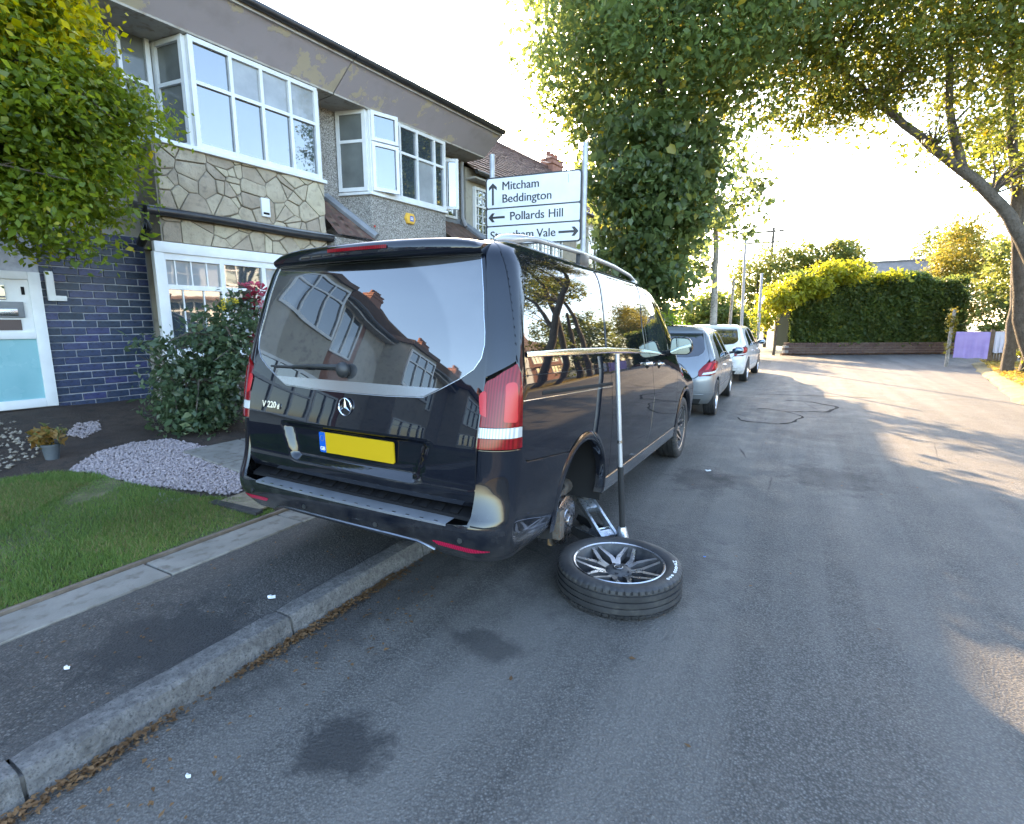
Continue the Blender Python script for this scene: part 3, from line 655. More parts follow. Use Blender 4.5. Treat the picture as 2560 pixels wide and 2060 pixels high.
    kn = MB(); kn.tube([(.70, 0, 0), (.60, 0, .0), (.5, .03, .02)], [.075, .06, .05], 14); kn.tube([(.66, .02, .05), (.62, .20, .13), (.60, .42, .12)], [.05, .055, .05], 12); kn.tube([(.64, -.02, -.05), (.5, -.05, -.09), (.2, -.05, -.06)], [.035, .03, .03], 10); kn.tube([(.66, .0, .08), (.66, .03, .26), (.66, .05, .45)], [.045, .04, .04], 12); kn.build('trailing_arm', M_cast, hb, sm=40)
    mb = MB(); mb.tube([(.60 + .062 * math.cos(t), .16 + .062 * math.sin(t), .06 + .05 * t / 6.28) for t in np.linspace(0, 6.28 * 6, 120)], .009, 6); mb.build('coil_spring', M_dark, hb, sm=50)
    MB().box((.66, -.02, -.155), (.03, .035, .05)).build('lock_bracket', rough_mat('rusty_steel', (.2, .11, .05), (.3, .2, .1), 30, .7, .3), hb, bev=.004)
    return van
van = build_van()

# ------------------------------------------------------------ the wheel taken off, lying flat, outer face up
lw = wheel('removed_wheel', None, (-.805, 2.785, .0925), rot=(0, R(-90), R(14)), Rt=.360, Rr=.262, width=.176, label='alloy wheel with twin spokes lying flat on the road behind the jack', cat='wheel')
ty = [c for c in lw.children if c.name.startswith('tyre')][0]
chars = 'HP6000 eco'
for i, ch in enumerate(chars):
    if ch == ' ': continue
    a = R(-14) + R(4.7) * (len(chars) / 2 - i)   # angle in wheel plane
    me = TXT['t' + ch]; me.materials.clear(); me.materials.append(M_white); r = .320
    # wheel-local: outer face = +x ; after the wheel is laid flat local +z -> world -x side
    q = Matrix.Rotation(a, 4, 'X') @ Matrix.Translation((.0888, 0, -r)) @ Matrix.Rotation(R(90), 4, 'Y') @ Matrix.Rotation(R(90 + 90), 4, 'Z')
    o = link('tyre_lettering', me, ty); o.matrix_local = q

# ------------------------------------------------------------ trolley jack
def build_jack():
    M_j = rough_mat('jack_steel', (.52, .56, .62), (.40, .43, .48), 18, .35, .1, 120, .002, metal=.85, c3=(.3, .3, .3))
    M_jd = rough_mat('jack_dark', (.03, .032, .036), (.05, .052, .056), 14, .45, .1, 120, .002)
    d = Vector((-.79, .61, 0)).normalized(); ang = math.atan2(d.y, d.x)
    j = empty('trolley_jack', (-.985, 3.19, 0), (0, 0, ang), label='silver trolley jack under the van sill with its long handle standing up', cat='jack')
    # local: +x toward the saddle
    for s in (-1, 1):
        mb = MB(); pl = [(-.10, .03), (-.08, .12), (.03, .135), (.30, .10), (.55, .085), (.58, .03)]
        mb.prism(pl, lambda p, q: (p[0], q, p[1]), s * .085 - .006, s * .085 + .006); mb.build('side_frame', M_jd, j, bev=.003)
        MB().add([(p[0], s * .0925, p[1] + .002) for p in [(-.08, .113), (.03, .128), (.30, .094), (.30, .100), (.03, .135), (-.08, .12)]], [(0, 1, 2, 3, 4, 5)]).build('frame_edge', M_j, j)
    A, B = Vector((.02, 0, .115)), Vector((.345, 0, .285)); L = (B - A).length; m = Matrix.Rotation(-math.atan2(B.z - A.z, B.x - A.x), 3, 'Y')
    arm = empty('lifting_arm'); arm.parent = j
    for s in (-1, 1):
        mb = MB(); mb.box((A + B) / 2 + Vector((0, s * .05, 0)), (L, .007, .05), m); mb.build('arm_side', M_j, arm, bev=.002)
        mb = MB(); mb.box((A + B) / 2 + m @ Vector((0, s * .056, .024)), (L, .02, .006), m); mb.build('arm_flange', M_j, arm, bev=.002)
    MB().box(B + m @ Vector((-.055, 0, .02)), (.10, .10, .008), m).build('arm_plate', M_j, arm, bev=.002)
    MB().box(B + m @ Vector((-.105, 0, -.003)), (.008, .10, .045), m).build('arm_plate', M_j, arm, bev=.002)
    for k in range(4): MB().cyl(B + m @ Vector((-.085 + .02 * k, .02 * (-1) ** k, .024)), B + m @ Vector((-.085 + .02 * k, .02 * (-1) ** k, .0255)), .006, 8).build('plate_hole', M_jd, arm)
    MB().box(A + m @ Vector((.03, 0, .016)), (.05, .09, .008), m).build('arm_plate', M_j, arm, bev=.002)
    MB().cyl(A + m @ Vector((.075, -.045, .01)), A + m @ Vector((.075, .045, .01)), .008, 10).build('cross_pin', M_chrome, arm)
    MB().cyl((.345, 0, .28), (.345, 0, .315), .042, 20).build('saddle', M_jd, j, sm=30)
    for x, r, s in ((.53, .035, -1), (.53, .035, 1), (-.06, .028, -1), (-.06, .028, 1)): MB().cyl((x, s * .098, r), (x, s * .125, r), r, 18).build('castor', M_jd, j, sm=30)
    MB().cyl((-.02, 0, .07), (.22, 0, .08), .035, 16).build('hydraulic_ram', M_j, j, sm=30)
    # handle socket and the two piece handle, local frame back from world
    inv = Matrix.Rotation(-ang, 3, 'Z'); W2 = lambda p: inv @ (Vector(p) - Vector((-.985, 3.19, 0)))
    b, t = Vector((-.925, 3.265, .14)), Vector((-1.012, 3.285, 1.345)); u = (t - b).normalized()
    soc = MB(); soc.tube([W2(b - u * .05), W2(b), W2(b + u * .045)], [.045, .036, .026], 14); so = soc.build('handle_socket', M_j, j, sm=40)
    for s in (-1, 1): MB().tube([W2(b + Vector((.05 * s, -.01 * s, -.09))), W2(b + Vector((.022 * s, 0, .0)))], .012, 8).build('socket_rib', M_j, so)
    MB().cyl(W2(b + u * .04), W2(b + u * .46), .0195, 18).build('foam_grip', plain('foam_black', (.012, .012, .013), .8), j, sm=30)
    MB().cyl(W2(b + u * .46), W2(t), .0155, 18).build('handle_tube', M_alu, j, sm=30)
    MB().cyl(W2(b + u * .62), W2(b + u * .64), .0168, 18).build('handle_joint', M_chrome, j, sm=30)
    return j
build_jack()
# ------------------------------------------------------------ ground, road, pavement, garden
def asphalt(name, c1, c2, agg, stains=(), worn=.35, ascale=120, bump=.8):
    m, t, b = base(name, c1, .8); tc = t.new('ShaderNodeTexCoord').outputs['Object']
    big = t.noise(tc, .55, 5, .6); mid = t.noise(tc, 3.2, 6, .6)
    c = t.mix(t.maprange(big, .35, .65), c1, c2); c = t.mix(t.maprange(mid, .4, .7, 0, worn), c, tuple(x * 1.6 for x in c2))
    vo = t.new('ShaderNodeTexVoronoi', {'Vector': tc, 'Scale': float(ascale)}); vd = vo.outputs['Distance']; vc = vo.outputs['Color']
    val = t.new('ShaderNodeSeparateColor', {0: vc}).outputs[0]
    c = t.mix(t.maprange(val, .5, 1., 0, .5), c, agg); c = t.mix(t.maprange(vd, .2, .7, 0, .7), c, (.016, .016, .016))
    trk = t.noise(t.new('ShaderNodeMapping', {'Vector': tc, 'Scale': (2.2, .12, 1.)}).outputs[0], 1.0, 4, .6)
    c = t.mix(t.maprange(trk, .42, .62, 0, .5), c, tuple(x * 1.35 for x in c2))
    cr = t.new('ShaderNodeTexVoronoi', {'Vector': t.mix(.06, tc, t.noise(tc, 2.5, 4, .6, 1)), 'Scale': .55}, feature='DISTANCE_TO_EDGE').outputs[0]
    c = t.mix(t.math('MULTIPLY', t.maprange(cr, .006, .0), t.maprange(t.noise(tc, .7, 3), .5, .6)), c, (.012, .012, .012))
    for (x, y, rx, ry, s_) in stains:      # oil and tar marks with their own outline
        mp = t.new('ShaderNodeMapping', {'Vector': tc, 'Location': (-x / rx, -y / ry, 0), 'Scale': (1 / rx, 1 / ry, 0)}).outputs[0]
        ln = t.new('ShaderNodeVectorMath', {0: mp}, operation='LENGTH').outputs[1]
        wob = t.math('ADD', ln, t.maprange(t.noise(tc, 7.5, 8, .7), .3, .7, -.5, .5))
        c = t.mix(t.maprange(wob, 1.0, .55, 0, s_), c, (.013, .013, .014))
    t.l.new(c, b.inputs['Base Color'])
    h = t.math('SUBTRACT', t.maprange(t.noise(tc, ascale * .55, 4, .6), .3, .7), t.math('MULTIPLY', vd, .8))
    t.l.new(t.bump(h, bump, .006), b.inputs['Normal'])
    t.l.new(t.maprange(mid, .3, .7, .62, .9), b.inputs['Roughness'])
    return m
M_road = asphalt('asphalt', (.074, .067, .059), (.104, .096, .086), (.22, .21, .195), [(-1.36, 1.17, .22, .17, .8), (-1.2, 1.95, .26, .12, .6), (-1.05, 3.2, .9, .9, .35), (-.72, 5.3, .35, .5, .6), (.42, 5.95, .5, .6, .5), (-1.7, 7.6, .35, 1.2, .6), (-.45, 5.4, .3, .25, .4), (-1.95, 2.3, .25, 1.5, .45), (.2, 8.2, .6, .4, .35)])
M_pave = asphalt('pavement_asphalt', (.034, .031, .028), (.05, .046, .042), (.22, .205, .185), [(-2.45, 1.15, .4, .4, .75), (-2.7, .3, .3, .5, .5)], .3, 110, .8)
M_kerb = rough_mat('granite_kerb', (.09, .085, .08), (.17, .16, .15), 26, .85, .8, 70, .016, c3=(.05, .048, .045), rnd=.12)
M_slab = rough_mat('concrete_slab', (.21, .195, .17), (.15, .14, .122), 4, .85, .4, 60, .008, c3=(.11, .095, .078), rnd=.08)
M_soil = rough_mat('dark_soil', (.035, .022, .016), (.055, .036, .026), 4, .95, .9, 40, .03, c3=(.02, .015, .012))
M_lawnb = rough_mat('lawn_earth', (.06, .07, .028), (.10, .085, .045), 2.2, .95, .6, 60, .02, c3=(.17, .135, .08))
M_far = rough_mat('far_ground', (.05, .06, .03), (.07, .07, .04), .3, .95, .2, 10)
def sheet(name, pts, z, mat, label=None, kind='structure', sub=None):
    mb = MB(); mb.add([(x, y, z if not callable(z) else z(x, y)) for x, y in pts], [tuple(range(len(pts)))]); o = mb.build(name, mat)
    o['kind'] = kind
    if label: o['label'] = label
    return o
sheet('ground', [(-300, -300), (300, -300), (300, 400), (-300, 400)], -.05, M_far, 'flat open ground reaching to the horizon')
road_pts = [(-2.08, -40), (3.9, -40), (3.9, 13.4), (4.6, 18), (5.9, 25.5), (60, 34), (60, 50), (7, 33.5), (-.6, 28.2), (-40, 24), (-40, 17.0), (-6, 20.0), (-3.0, 20.0), (-2.4, 19.6), (-2.12, 19), (-2.08, 18)]
sheet('road', road_pts, 0, M_road, 'grey asphalt street with oil stains and patches of sunlight')
# footway
def ground_z(x, y):      # garden rises from the footway to the houses
    return float(np.interp(-x, [3.4, 8.4], [.1, .6]))
foot = MB(); foot.add([(-2.21, -40, .10), (-2.21, 18, .10), (-2.45, 19.3, .10), (-3.1, 19.8, .10), (-3.06, 19.7, .10), (-3.06, -40, .10)], [(0, 1, 2, 3, 4, 5)]); o = foot.build('pavement', M_pave); tag(o, 'narrow dark asphalt footway behind the granite kerb', kind='structure')
# kerb stones
kerb = empty('kerb', label='worn granite kerb stones along the gutter', kind='structure')
y = -4.0; k = 0
kme = []
for L in (.92, .80, 1.02):
    mb = MB(); n = 12; prof = [(-2.212, -.05), (-2.212, .105), (-2.20, .112), (-2.105, .108), (-2.09, .094), (-2.062, -.05)]; V = []
    for i in range(n + 1):
        yy = L * i / n
        for j, (x, z) in enumerate(prof):
            e = (.004 * math.sin(i * 1.7 + j) + random.uniform(-.003, .003)) * (0 if i in (0, n) else 1); ch = .007 if i in (0, n) else 0
            V.append((x + (e if j >= 3 else 0) - (ch if j >= 3 else 0), yy, z + (e * .5 - ch if 1 <= j <= 4 else 0)))
    m = len(prof); mb.add(V, [(i * m + j, i * m + j + 1, (i + 1) * m + j + 1, (i + 1) * m + j) for i in range(n) for j in range(m - 1)] + [tuple(range(m)), tuple(range(n * m + m - 1, n * m - 1, -1))])
    kme.append((L, mb.mesh('kerb_stone', M_kerb, sm=35)))
while y < 18:
    L, me = kme[(k * 2 + k // 3) % 3]; link('kerb_stone', me, kerb, (random.uniform(-.004, .004), y, random.uniform(-.004, .003))); y += L + .012; k += 1
MB().b2((-2.20, -4, -.05), (-2.10, 18, .088)).build('kerb_bed', rough_mat('kerb_mortar', (.06, .055, .05), (.09, .085, .078), 20, .95, .4, 80, .006), kerb)
# edging slabs behind the footway, then a thin timber board
edge = empty('edging', label='pale concrete edging slabs between footway and lawn', kind='structure')
sm_ = MB().b2((0, .004, 0), (.29, .912, .06)).mesh('edging_slab', M_slab, bev=.006, seg=1)
y = -4.0
while y < 18: link('edging_slab', sm_, edge, (-3.355, y, .052 + random.uniform(-.003, .003)), (0, random.uniform(-.006, .006), 0)); y += .918
M_board = rough_mat('weathered_board', (.10, .075, .055), (.16, .125, .095), 12, .8, .4, 60, .006)
tb = tag(MB().b2((-3.395, -4, .06), (-3.362, 2.55, .125)).build('edging_board', M_board, bev=.004), 'weathered timber board edging the lawn beside the slabs', 'edging board')
# garden ground: slope
def terrain(name, xs, ys, mat, label, amp=.012, lift=0.):
    mb = MB(); V = []; nx, ny = len(xs), len(ys)
    for yy in ys:
        for x in xs: V.append((x, yy, ground_z(x, yy) + lift + amp * math.sin(x * 5.1 + yy * 3.3) * math.sin(yy * 4.7 - x)))
    mb.add(V, [(j * nx + i, j * nx + i + 1, (j + 1) * nx + i + 1, (j + 1) * nx + i) for j in range(ny - 1) for i in range(nx - 1)])
    o = mb.build(name, mat, sm=60); o['kind'] = 'structure'; o['label'] = label; return o
terrain('garden', np.linspace(-16, -3.36, 40), np.linspace(-30, 22, 120), M_soil, 'dark soil of the sloping front gardens', .014, -.004)
lawn_poly = [(-3.4, -4), (-3.4, 2.45), (-3.8, 2.42), (-4.1, 2.25), (-4.68, 2.08), (-5.1, 2.02), (-5.36, 1.85), (-5.45, 1.5), (-5.6, 1.0), (-5.8, 0), (-5.8, -4)]
def scatter(poly, n, gen=rng):
    p = np.array(poly); lo, hi = p.min(0), p.max(0); out = []
    while sum(map(len, out)) < n:
        q = gen.uniform(lo, hi, (n, 2)); out.append(q[inside(q[:, 0], q[:, 1], p)])
    return np.concatenate(out)[:n]
mb = MB(); lp = resample(lawn_poly, .25)
tri = delaunay_2d_cdt([Vector(p) for p in lp] + [Vector(p) for p in scatter(lawn_poly, 500)], [(i, (i + 1) % len(lp)) for i in range(len(lp))], [], 1, 1e-5)
mb.add([(p.x, p.y, ground_z(p.x, p.y) + .012 + .01 * math.sin(p.x * 5.1 + p.y * 3.3)) for p in tri[0]], [tuple(f) for f in tri[2]])
tag(mb.build('lawn', M_lawnb, sm=60), 'sloping front lawn with worn straw patches', kind='structure')
# grass blades
M_grass = leaf_mat('grass', (.07, .125, .03), (.105, .165, .04), (.26, .22, .09), .3, .5, .3)
def blades(name, poly, n, h, label, mat, zf):
    q = scatter(poly, n); n = len(q); a = rng.uniform(0, 6.28, n); hh = h * rng.uniform(.45, 1.15, n); ln = rng.uniform(-.8, .8, (n, 2)) * hh[:, None] * .8
    patch = np.sin(q[:, 0] * 3.1 + 1) * np.sin(q[:, 1] * 2.7) + .5 * np.sin(q[:, 0] * 7 + q[:, 1] * 5)
    hh *= np.where(patch > .95, .6, 1)
    z = np.array([zf(x, y) for x, y in q]); w = .0035 * rng.uniform(.6, 1.3, n); dx, dy = np.cos(a) * w, np.sin(a) * w
    v = np.stack([np.stack([q[:, 0] - dx, q[:, 1] - dy, z], 1), np.stack([q[:, 0] + dx, q[:, 1] + dy, z], 1), np.stack([q[:, 0] + ln[:, 0], q[:, 1] + ln[:, 1], z + hh], 1)], 1).reshape(-1, 3)
    o = link(name, npmesh(name, v, np.arange(3 * n).reshape(-1, 3), mat)); tag(o, label, 'grass', kind='stuff'); return o
blades('grass', [(-3.4, -.6), (-3.4, 2.45), (-3.8, 2.42), (-4.1, 2.25), (-4.68, 2.08), (-5.1, 2.02), (-5.36, 1.85), (-5.45, 1.5), (-5.6, 1.0), (-5.8, 0), (-5.8, -.6)], 130000, .038, 'short green grass blades of the front lawn', M_grass, lambda x, y: ground_z(x, y) + .008)
M_straw = leaf_mat('dry_grass', (.17, .14, .06), (.25, .21, .10), (.11, .12, .04), .25, .6, .2)
for k_, (pl_, n_) in enumerate((([(-3.45, -.4), (-3.45, .9), (-4.0, 1.1), (-4.5, .4), (-4.2, -.3)], 5000), ([(-3.45, 1.5), (-3.45, 2.4), (-4.0, 2.25), (-4.2, 1.8), (-3.8, 1.35)], 4000), ([(-4.5, 1.2), (-4.9, 1.9), (-5.3, 1.6), (-5.1, .9)], 5000))): blades('dry_grass', pl_, n_, .034, ['straw coloured grass in the near corner of the lawn', 'straw coloured grass beside the coir mat', 'straw coloured grass near the plant pot'][k_], M_straw, lambda x, y: ground_z(x, y) + .008)
# gravel
M_grav = rough_mat('pink_grey_gravel', (.25, .205, .205), (.36, .305, .30), 30, .8, .3, 80, .004, c3=(.2, .17, .19))
def pebbles(name, poly, n, label, s0=.008, s1=.02, mat=None):
    q = scatter(poly, n); n = len(q); base_v = np.array([(1, 0, 0), (0, 1, 0), (-1, 0, 0), (0, -1, 0), (0, 0, 1), (0, 0, -1)], float); fc = np.array([(0, 1, 4), (1, 2, 4), (2, 3, 4), (3, 0, 4), (1, 0, 5), (2, 1, 5), (3, 2, 5), (0, 3, 5)])
    s = rng.uniform(s0, s1, (n, 1)) * rng.uniform(.6, 1.2, (n, 3)); s[:, 2] *= .7; a = rng.uniform(0, 6.28, n); V = base_v[None] * s[:, None, :] * rng.uniform(.75, 1.2, (n, 6, 1))
    c, sn = np.cos(a)[:, None], np.sin(a)[:, None]; x, yv = V[..., 0] * c - V[..., 1] * sn, V[..., 0] * sn + V[..., 1] * c
    z = np.array([ground_z(*p) for p in q]); V = np.stack([x + q[:, :1], yv + q[:, 1:], V[..., 2] + (z + rng.uniform(-.002, .014, n))[:, None]], -1)
    F = (fc[None] + (np.arange(n) * 6)[:, None, None]).reshape(-1, 3); o = link(name, npmesh(name, V.reshape(-1, 3), F, mat or M_grav)); tag(o, label, 'gravel', kind='stuff'); return o
pebbles('gravel', [(-5.36, 1.93), (-5.7, 2.27), (-5.82, 2.63), (-5.71, 2.95), (-5.2, 3.05), (-4.54, 2.95), (-3.95, 2.55), (-4.0, 2.42), (-4.31, 2.30), (-4.68, 2.10), (-5.12, 2.04)], 9500, 'pale pink gravel patch between lawn and shrub')
pebbles('gravel', [(-6.46, 2.35), (-6.88, 2.6), (-6.85, 2.8), (-6.48, 2.67), (-6.28, 2.43)], 500, 'small pale gravel heap on the soil near the blue brick wall')
pebbles('gravel', [(-4.36, 2.12), (-4.26, 1.98), (-4.02, 2.08), (-4.1, 2.2)], 260, 'gravel spilled onto the lawn edge', .008, .016)
pebbles('rubble', [(-7.6, 1.6), (-7.4, 2.25), (-6.0, 2.0), (-5.6, 1.5), (-5.9, 1.0), (-7, 1.1)], 420, 'stony debris scattered over the soil bed by the porch', .01, .03, rough_mat('garden_debris', (.16, .13, .10), (.28, .25, .21), 20, .85, .3, 60, .006, c3=(.4, .36, .3)))
# path of paving slabs and a coir mat strip
path = empty('garden_path', label='pale paving slabs of the path beside the gravel', kind='structure')
pm = MB().b2((-.29, -.29, -.05), (.29, .29, 0)).mesh('paving_slab', M_slab, bev=.008, seg=1)
for i in range(3):
    for j in range(2):
        x, yy = -3.7 - .6 * i, 2.95 + .6 * j; link('paving_slab', pm, path, (x, yy + .12 * (i > 0), ground_z(x, yy) + .03), (0, R(5.7) if i else 0, random.uniform(-.01, .01)))
M_coir = rough_mat('coir', (.14, .11, .075), (.22, .18, .12), 30, .95, .8, 90, .01); mat_o = empty('doormat', (-3.68, 2.50, ground_z(-3.68, 2.5) + .02), (0, R(3), R(8)), label='coir mat with black ribbed border lying beside the edging slabs', cat='mat')
MB().b2((-.20, -.17, 0), (.20, .17, .018)).build('mat_pile', M_coir, mat_o, bev=.004)
for i in range(4):
    for s in (-1, 1): MB().b2((-.24, s * (.185 + .018 * i) - .006, 0), (.24, s * (.185 + .018 * i) + .006, .022)).build('mat_rib', M_rubber, mat_o)
# low garden wall beside the van
M_wbrick = rough_mat('garden_wall_brick', (.085, .05, .038), (.12, .075, .058), 7, .85, .5, 70, .008, c3=(.05, .045, .042), rnd=.2)
M_mortar = rough_mat('mortar', (.24, .225, .205), (.30, .285, .26), 20, .95, .4, 90, .006)
gw = empty('garden_wall', label='low dark brick garden wall behind the left side of the van', cat='wall')
bme = MB().b2((-.1025, -.1075, -.0325), (.1025, .1075, .0325)).mesh('brick', M_wbrick, bev=.005, seg=1)
wx0, wy = -5.55, 3.78; z0 = .26
MB().b2((wx0 + .06, wy - .095, z0 - .2), (wx0 + 1.9, wy + .095, z0 + .5)).build('mortar_core', M_mortar, gw)
for r in range(7):
    for i in range(8): link('brick', bme, gw, (wx0 + .10 + (.1075 if r % 2 else 0) + .215 * i, wy, z0 + .0325 + .075 * r + .0), (0, 0, random.uniform(-.01, .01)))
for i in range(9): link('coping_brick', bme, gw, (wx0 + .08 + .215 * i, wy, z0 + .585), (R(90), 0, 0) if False else (0, 0, random.uniform(-.01, .01)))
# seams cut into the road around an old trench
M_tar = rough_mat('tar_seal', (.026, .025, .024), (.036, .035, .034), 20, .95, .3, 80, .004, spec=.1)
def seam(pts, w, name='tar_seam'):
    mb = MB(); V = []
    for i, p in enumerate(pts):
        a, b = np.array(pts[max(i - 1, 0)]), np.array(pts[min(i + 1, len(pts) - 1)]); d = (b - a) / np.linalg.norm(b - a); n = np.array([-d[1], d[0]]); ww = w * (.25 + 1.1 * random.random()) * (0.3 if i in (0, len(pts) - 1) else 1)
        V += [(*(np.array(p) + n * ww), .004), (*(np.array(p) - n * ww), .004)]
    mb.add(V, [(2 * i, 2 * i + 1, 2 * i + 3, 2 * i + 2) for i in range(len(pts) - 1)]); return mb.build(name, M_tar, seams)
seams = empty('road_seams', label='curved black tar seams sealed into the asphalt', kind='structure')
seam([(-.35 + .52 * math.cos(t) * (1 + .07 * math.sin(3 * t) + .05 * math.sin(8 * t)), 9.55 + .75 * math.sin(t) * (1 + .06 * math.sin(5 * t))) for t in np.linspace(-2.6, 1.9, 40)], .026)
seam([(.0 + .75 * math.cos(t) * (1 + .06 * math.sin(5 * t)), 11.0 + .75 * math.sin(t) * (1 + .08 * math.sin(7 * t))) for t in np.linspace(-1.7, 1.7, 30)], .03)
seam([(-1.9 + .05 * math.sin(k), 7.2 + .28 * k) for k in range(12)], .014)
seam([(x, 12.6 + .3 * math.sin(x)) for x in np.linspace(-1, 1.6, 20)], .02)
# leaves and twigs in the gutter
M_dead = leaf_mat('dead_leaves', (.085, .045, .02), (.14, .08, .036), (.045, .028, .018), .1, .7, .2)
def flat_leaves(name, q, z, size, label, mat, tilt=.5):
    n = len(q); a = rng.uniform(0, 6.28, n); s = size * rng.uniform(.5, 1.3, n); base_v = np.array([(-1, 0, 0), (-.2, .55, 0), (1, 0, 0), (-.2, -.55, 0)], float)
    V = base_v[None] * s[:, None, None]; V[:, 1, 2] += s * rng.uniform(0, tilt, n); V[:, 3, 2] += s * rng.uniform(0, tilt, n); V[:, 2, 2] += s * rng.uniform(-.1, tilt, n)
    c, sn = np.cos(a)[:, None], np.sin(a)[:, None]; V = np.stack([V[..., 0] * c - V[..., 1] * sn + q[:, :1], V[..., 0] * sn + V[..., 1] * c + q[:, 1:2], V[..., 2] + (np.asarray(z) + np.zeros(n))[:, None]], -1)
    f = np.array([(0, 1, 2), (0, 2, 3)])[None] + (np.arange(n) * 4)[:, None, None]; o = link(name, npmesh(name, V.reshape(-1, 3), f.reshape(-1, 3), mat)); tag(o, label, 'leaves', kind='stuff'); return o
n = 4200; q = np.stack([-2.06 + np.abs(rng.normal(0, .028, n)), rng.uniform(-.8, 3.6, n)], 1); q[:, 0] += (rng.uniform(0, 1, n) < .10) * rng.uniform(0, .45, n)
q = q[(np.sin(q[:, 1] * 4.3) + .8 * np.sin(q[:, 1] * 9.1 + 1) + rng.normal(0, .7, n)) > -.6]
flat_leaves('fallen_leaves', q, .006 + rng.uniform(0, .022, len(q)), .0115, 'brown dead leaves and twigs lying in the gutter by the kerb', M_dead)
q = np.stack([rng.uniform(-2.0, 3.0, 120), rng.uniform(1.2, 12, 120)], 1); flat_leaves('fallen_leaves', q, .004, .014, 'scattered fallen leaves on the open road', M_dead, .25)
q = np.stack([rng.uniform(-3.0, -2.25, 90), rng.uniform(.2, 3, 90)], 1); flat_leaves('fallen_leaves', q, .105, .011, 'scattered fallen leaves on the footway', M_dead, .25)
# a few scraps of litter
M_paper = plain('paper', (.62, .62, .6), .7)
def scrap(name, loc, s, label, mat=M_paper, cat='litter'):
    mb = MB(); n = 7; V = [(0, 0, s * .35)] + [(s * (1 + .4 * math.sin(k * 2.3 + s * 99)) * math.cos(k * .8976), s * .8 * (1 + .3 * math.cos(k * 1.9)) * math.sin(k * .8976), s * .22 * (1 + math.sin(k * 2.1))) for k in range(n)]
    mb.add(V, [(0, 1 + k, 1 + (k + 1) % n) for k in range(n)]); o = mb.build(name, mat, loc=loc); tag(o, label, cat)
scrap('paper_scrap', (-2.34, 1.62, .103), .028, 'crumpled white scrap on the footway just behind the kerb')
scrap('paper_scrap', (-2.60, .83, .103), .017, 'round white scrap on the dark footway near the bottom left')
scrap('paper_scrap', (-.70, 5.61, .003), .035, 'white scrap on the road beside the front wheel of the van')
scrap('paper_scrap', (-1.72, .82, .003), .012, 'tiny white scrap on the road near the oil stain')
scrap('bottle_top', (-.42, 3.46, .003), .008, 'tiny blue bottle top on the road near the jack', plain('blue_cap', (.02, .2, .7), .4), 'bottle top')
# ------------------------------------------------------------ houses
HA = R(-6)
M_frame = rough_mat('white_upvc', (.72, .73, .74), (.64, .65, .66), 5, .4, .03, 60, .001)
def pane_mat(name, c, ior=1.7, rough=.02):
    m, t, b = base(name, c, rough); b.inputs['IOR'].default_value = ior
    tc = t.new('ShaderNodeTexCoord').outputs['Object']
    t.l.new(t.mix(t.maprange(t.noise(tc, 3, 4), .3, .7), tuple(x * .7 for x in c), c), b.inputs['Base Color'])
    t.l.new(t.bump(t.noise(tc, 2.2, 2), .03, .02), b.inputs['Normal']); return m
M_pane = pane_mat('window_glass', (.05, .065, .08), 2.7)
M_net = pane_mat('net_curtain_glass', (.34, .36, .38), 1.6)
M_grey = pane_mat('frosted_side_glass', (.16, .17, .165), 1.5, .1)
M_teal = rough_mat('teal_door_pane', (.20, .40, .44), (.25, .46, .50), 3, .25, .05, 20, .002)
M_pebble = None
def pebbledash():
    m, t, b = base('pebbledash', (.3, .28, .26), .95); tc = t.new('ShaderNodeTexCoord').outputs['Object']
    vo = t.new('ShaderNodeTexVoronoi', {'Vector': tc, 'Scale': 75.}); v = t.new('ShaderNodeSeparateColor', {0: vo.outputs['Color']}).outputs[0]
    c = t.ramp(v, [(0, (.09, .08, .075)), (.3, (.22, .20, .18)), (.7, (.36, .34, .31)), (1, (.55, .53, .5))])
    c = t.mix(t.maprange(t.noise(tc, 1.2, 4), .35, .7, 0, .35), c, (.20, .185, .17)); t.l.new(c, b.inputs['Base Color'])
    t.l.new(t.bump(vo.outputs['Distance'], .9, .012), b.inputs['Normal']); b.inputs['Normal']; return m
M_pebble = pebbledash()
M_render = rough_mat('cream_render', (.42, .39, .33), (.36, .335, .29), 2, .9, .3, 60, .006, c3=(.28, .26, .23))
M_redbrick = rough_mat('red_brick', (.20, .085, .055), (.26, .12, .08), 12, .9, .4, 60, .006)
M_stone = rough_mat('crazy_stone', (.42, .36, .27), (.34, .29, .215), 4, .85, .6, 40, .014, c3=(.25, .215, .165), rnd=.2)
M_smortar = rough_mat('stone_mortar', (.22, .195, .16), (.28, .25, .205), 14, .95, .4, 70, .01)
M_bluebrick = rough_mat('blue_glazed_brick', (.018, .030, .078), (.034, .048, .10), 9, .45, .4, 40, .008, c3=(.012, .016, .034), rnd=.4)
M_ljoint = rough_mat('pale_joint', (.32, .33, .38), (.42, .43, .47), 16, .9, .3, 80, .004)
M_tile = rough_mat('roof_tile', (.105, .06, .045), (.15, .085, .062), 5, .85, .4, 50, .008, c3=(.085, .075, .06), rnd=.18)
M_lead = rough_mat('lead_flashing', (.17, .18, .20), (.23, .24, .26), 6, .6, .15, 40, .006)
M_gutter = rough_mat('black_gutter', (.018, .018, .02), (.03, .03, .032), 6, .4, .1, 60, .002)
M_fascia = rough_mat('fascia_board', (.42, .40, .37), (.33, .31, .28), 3, .7, .2, 40, .004, c3=(.24, .2, .16))
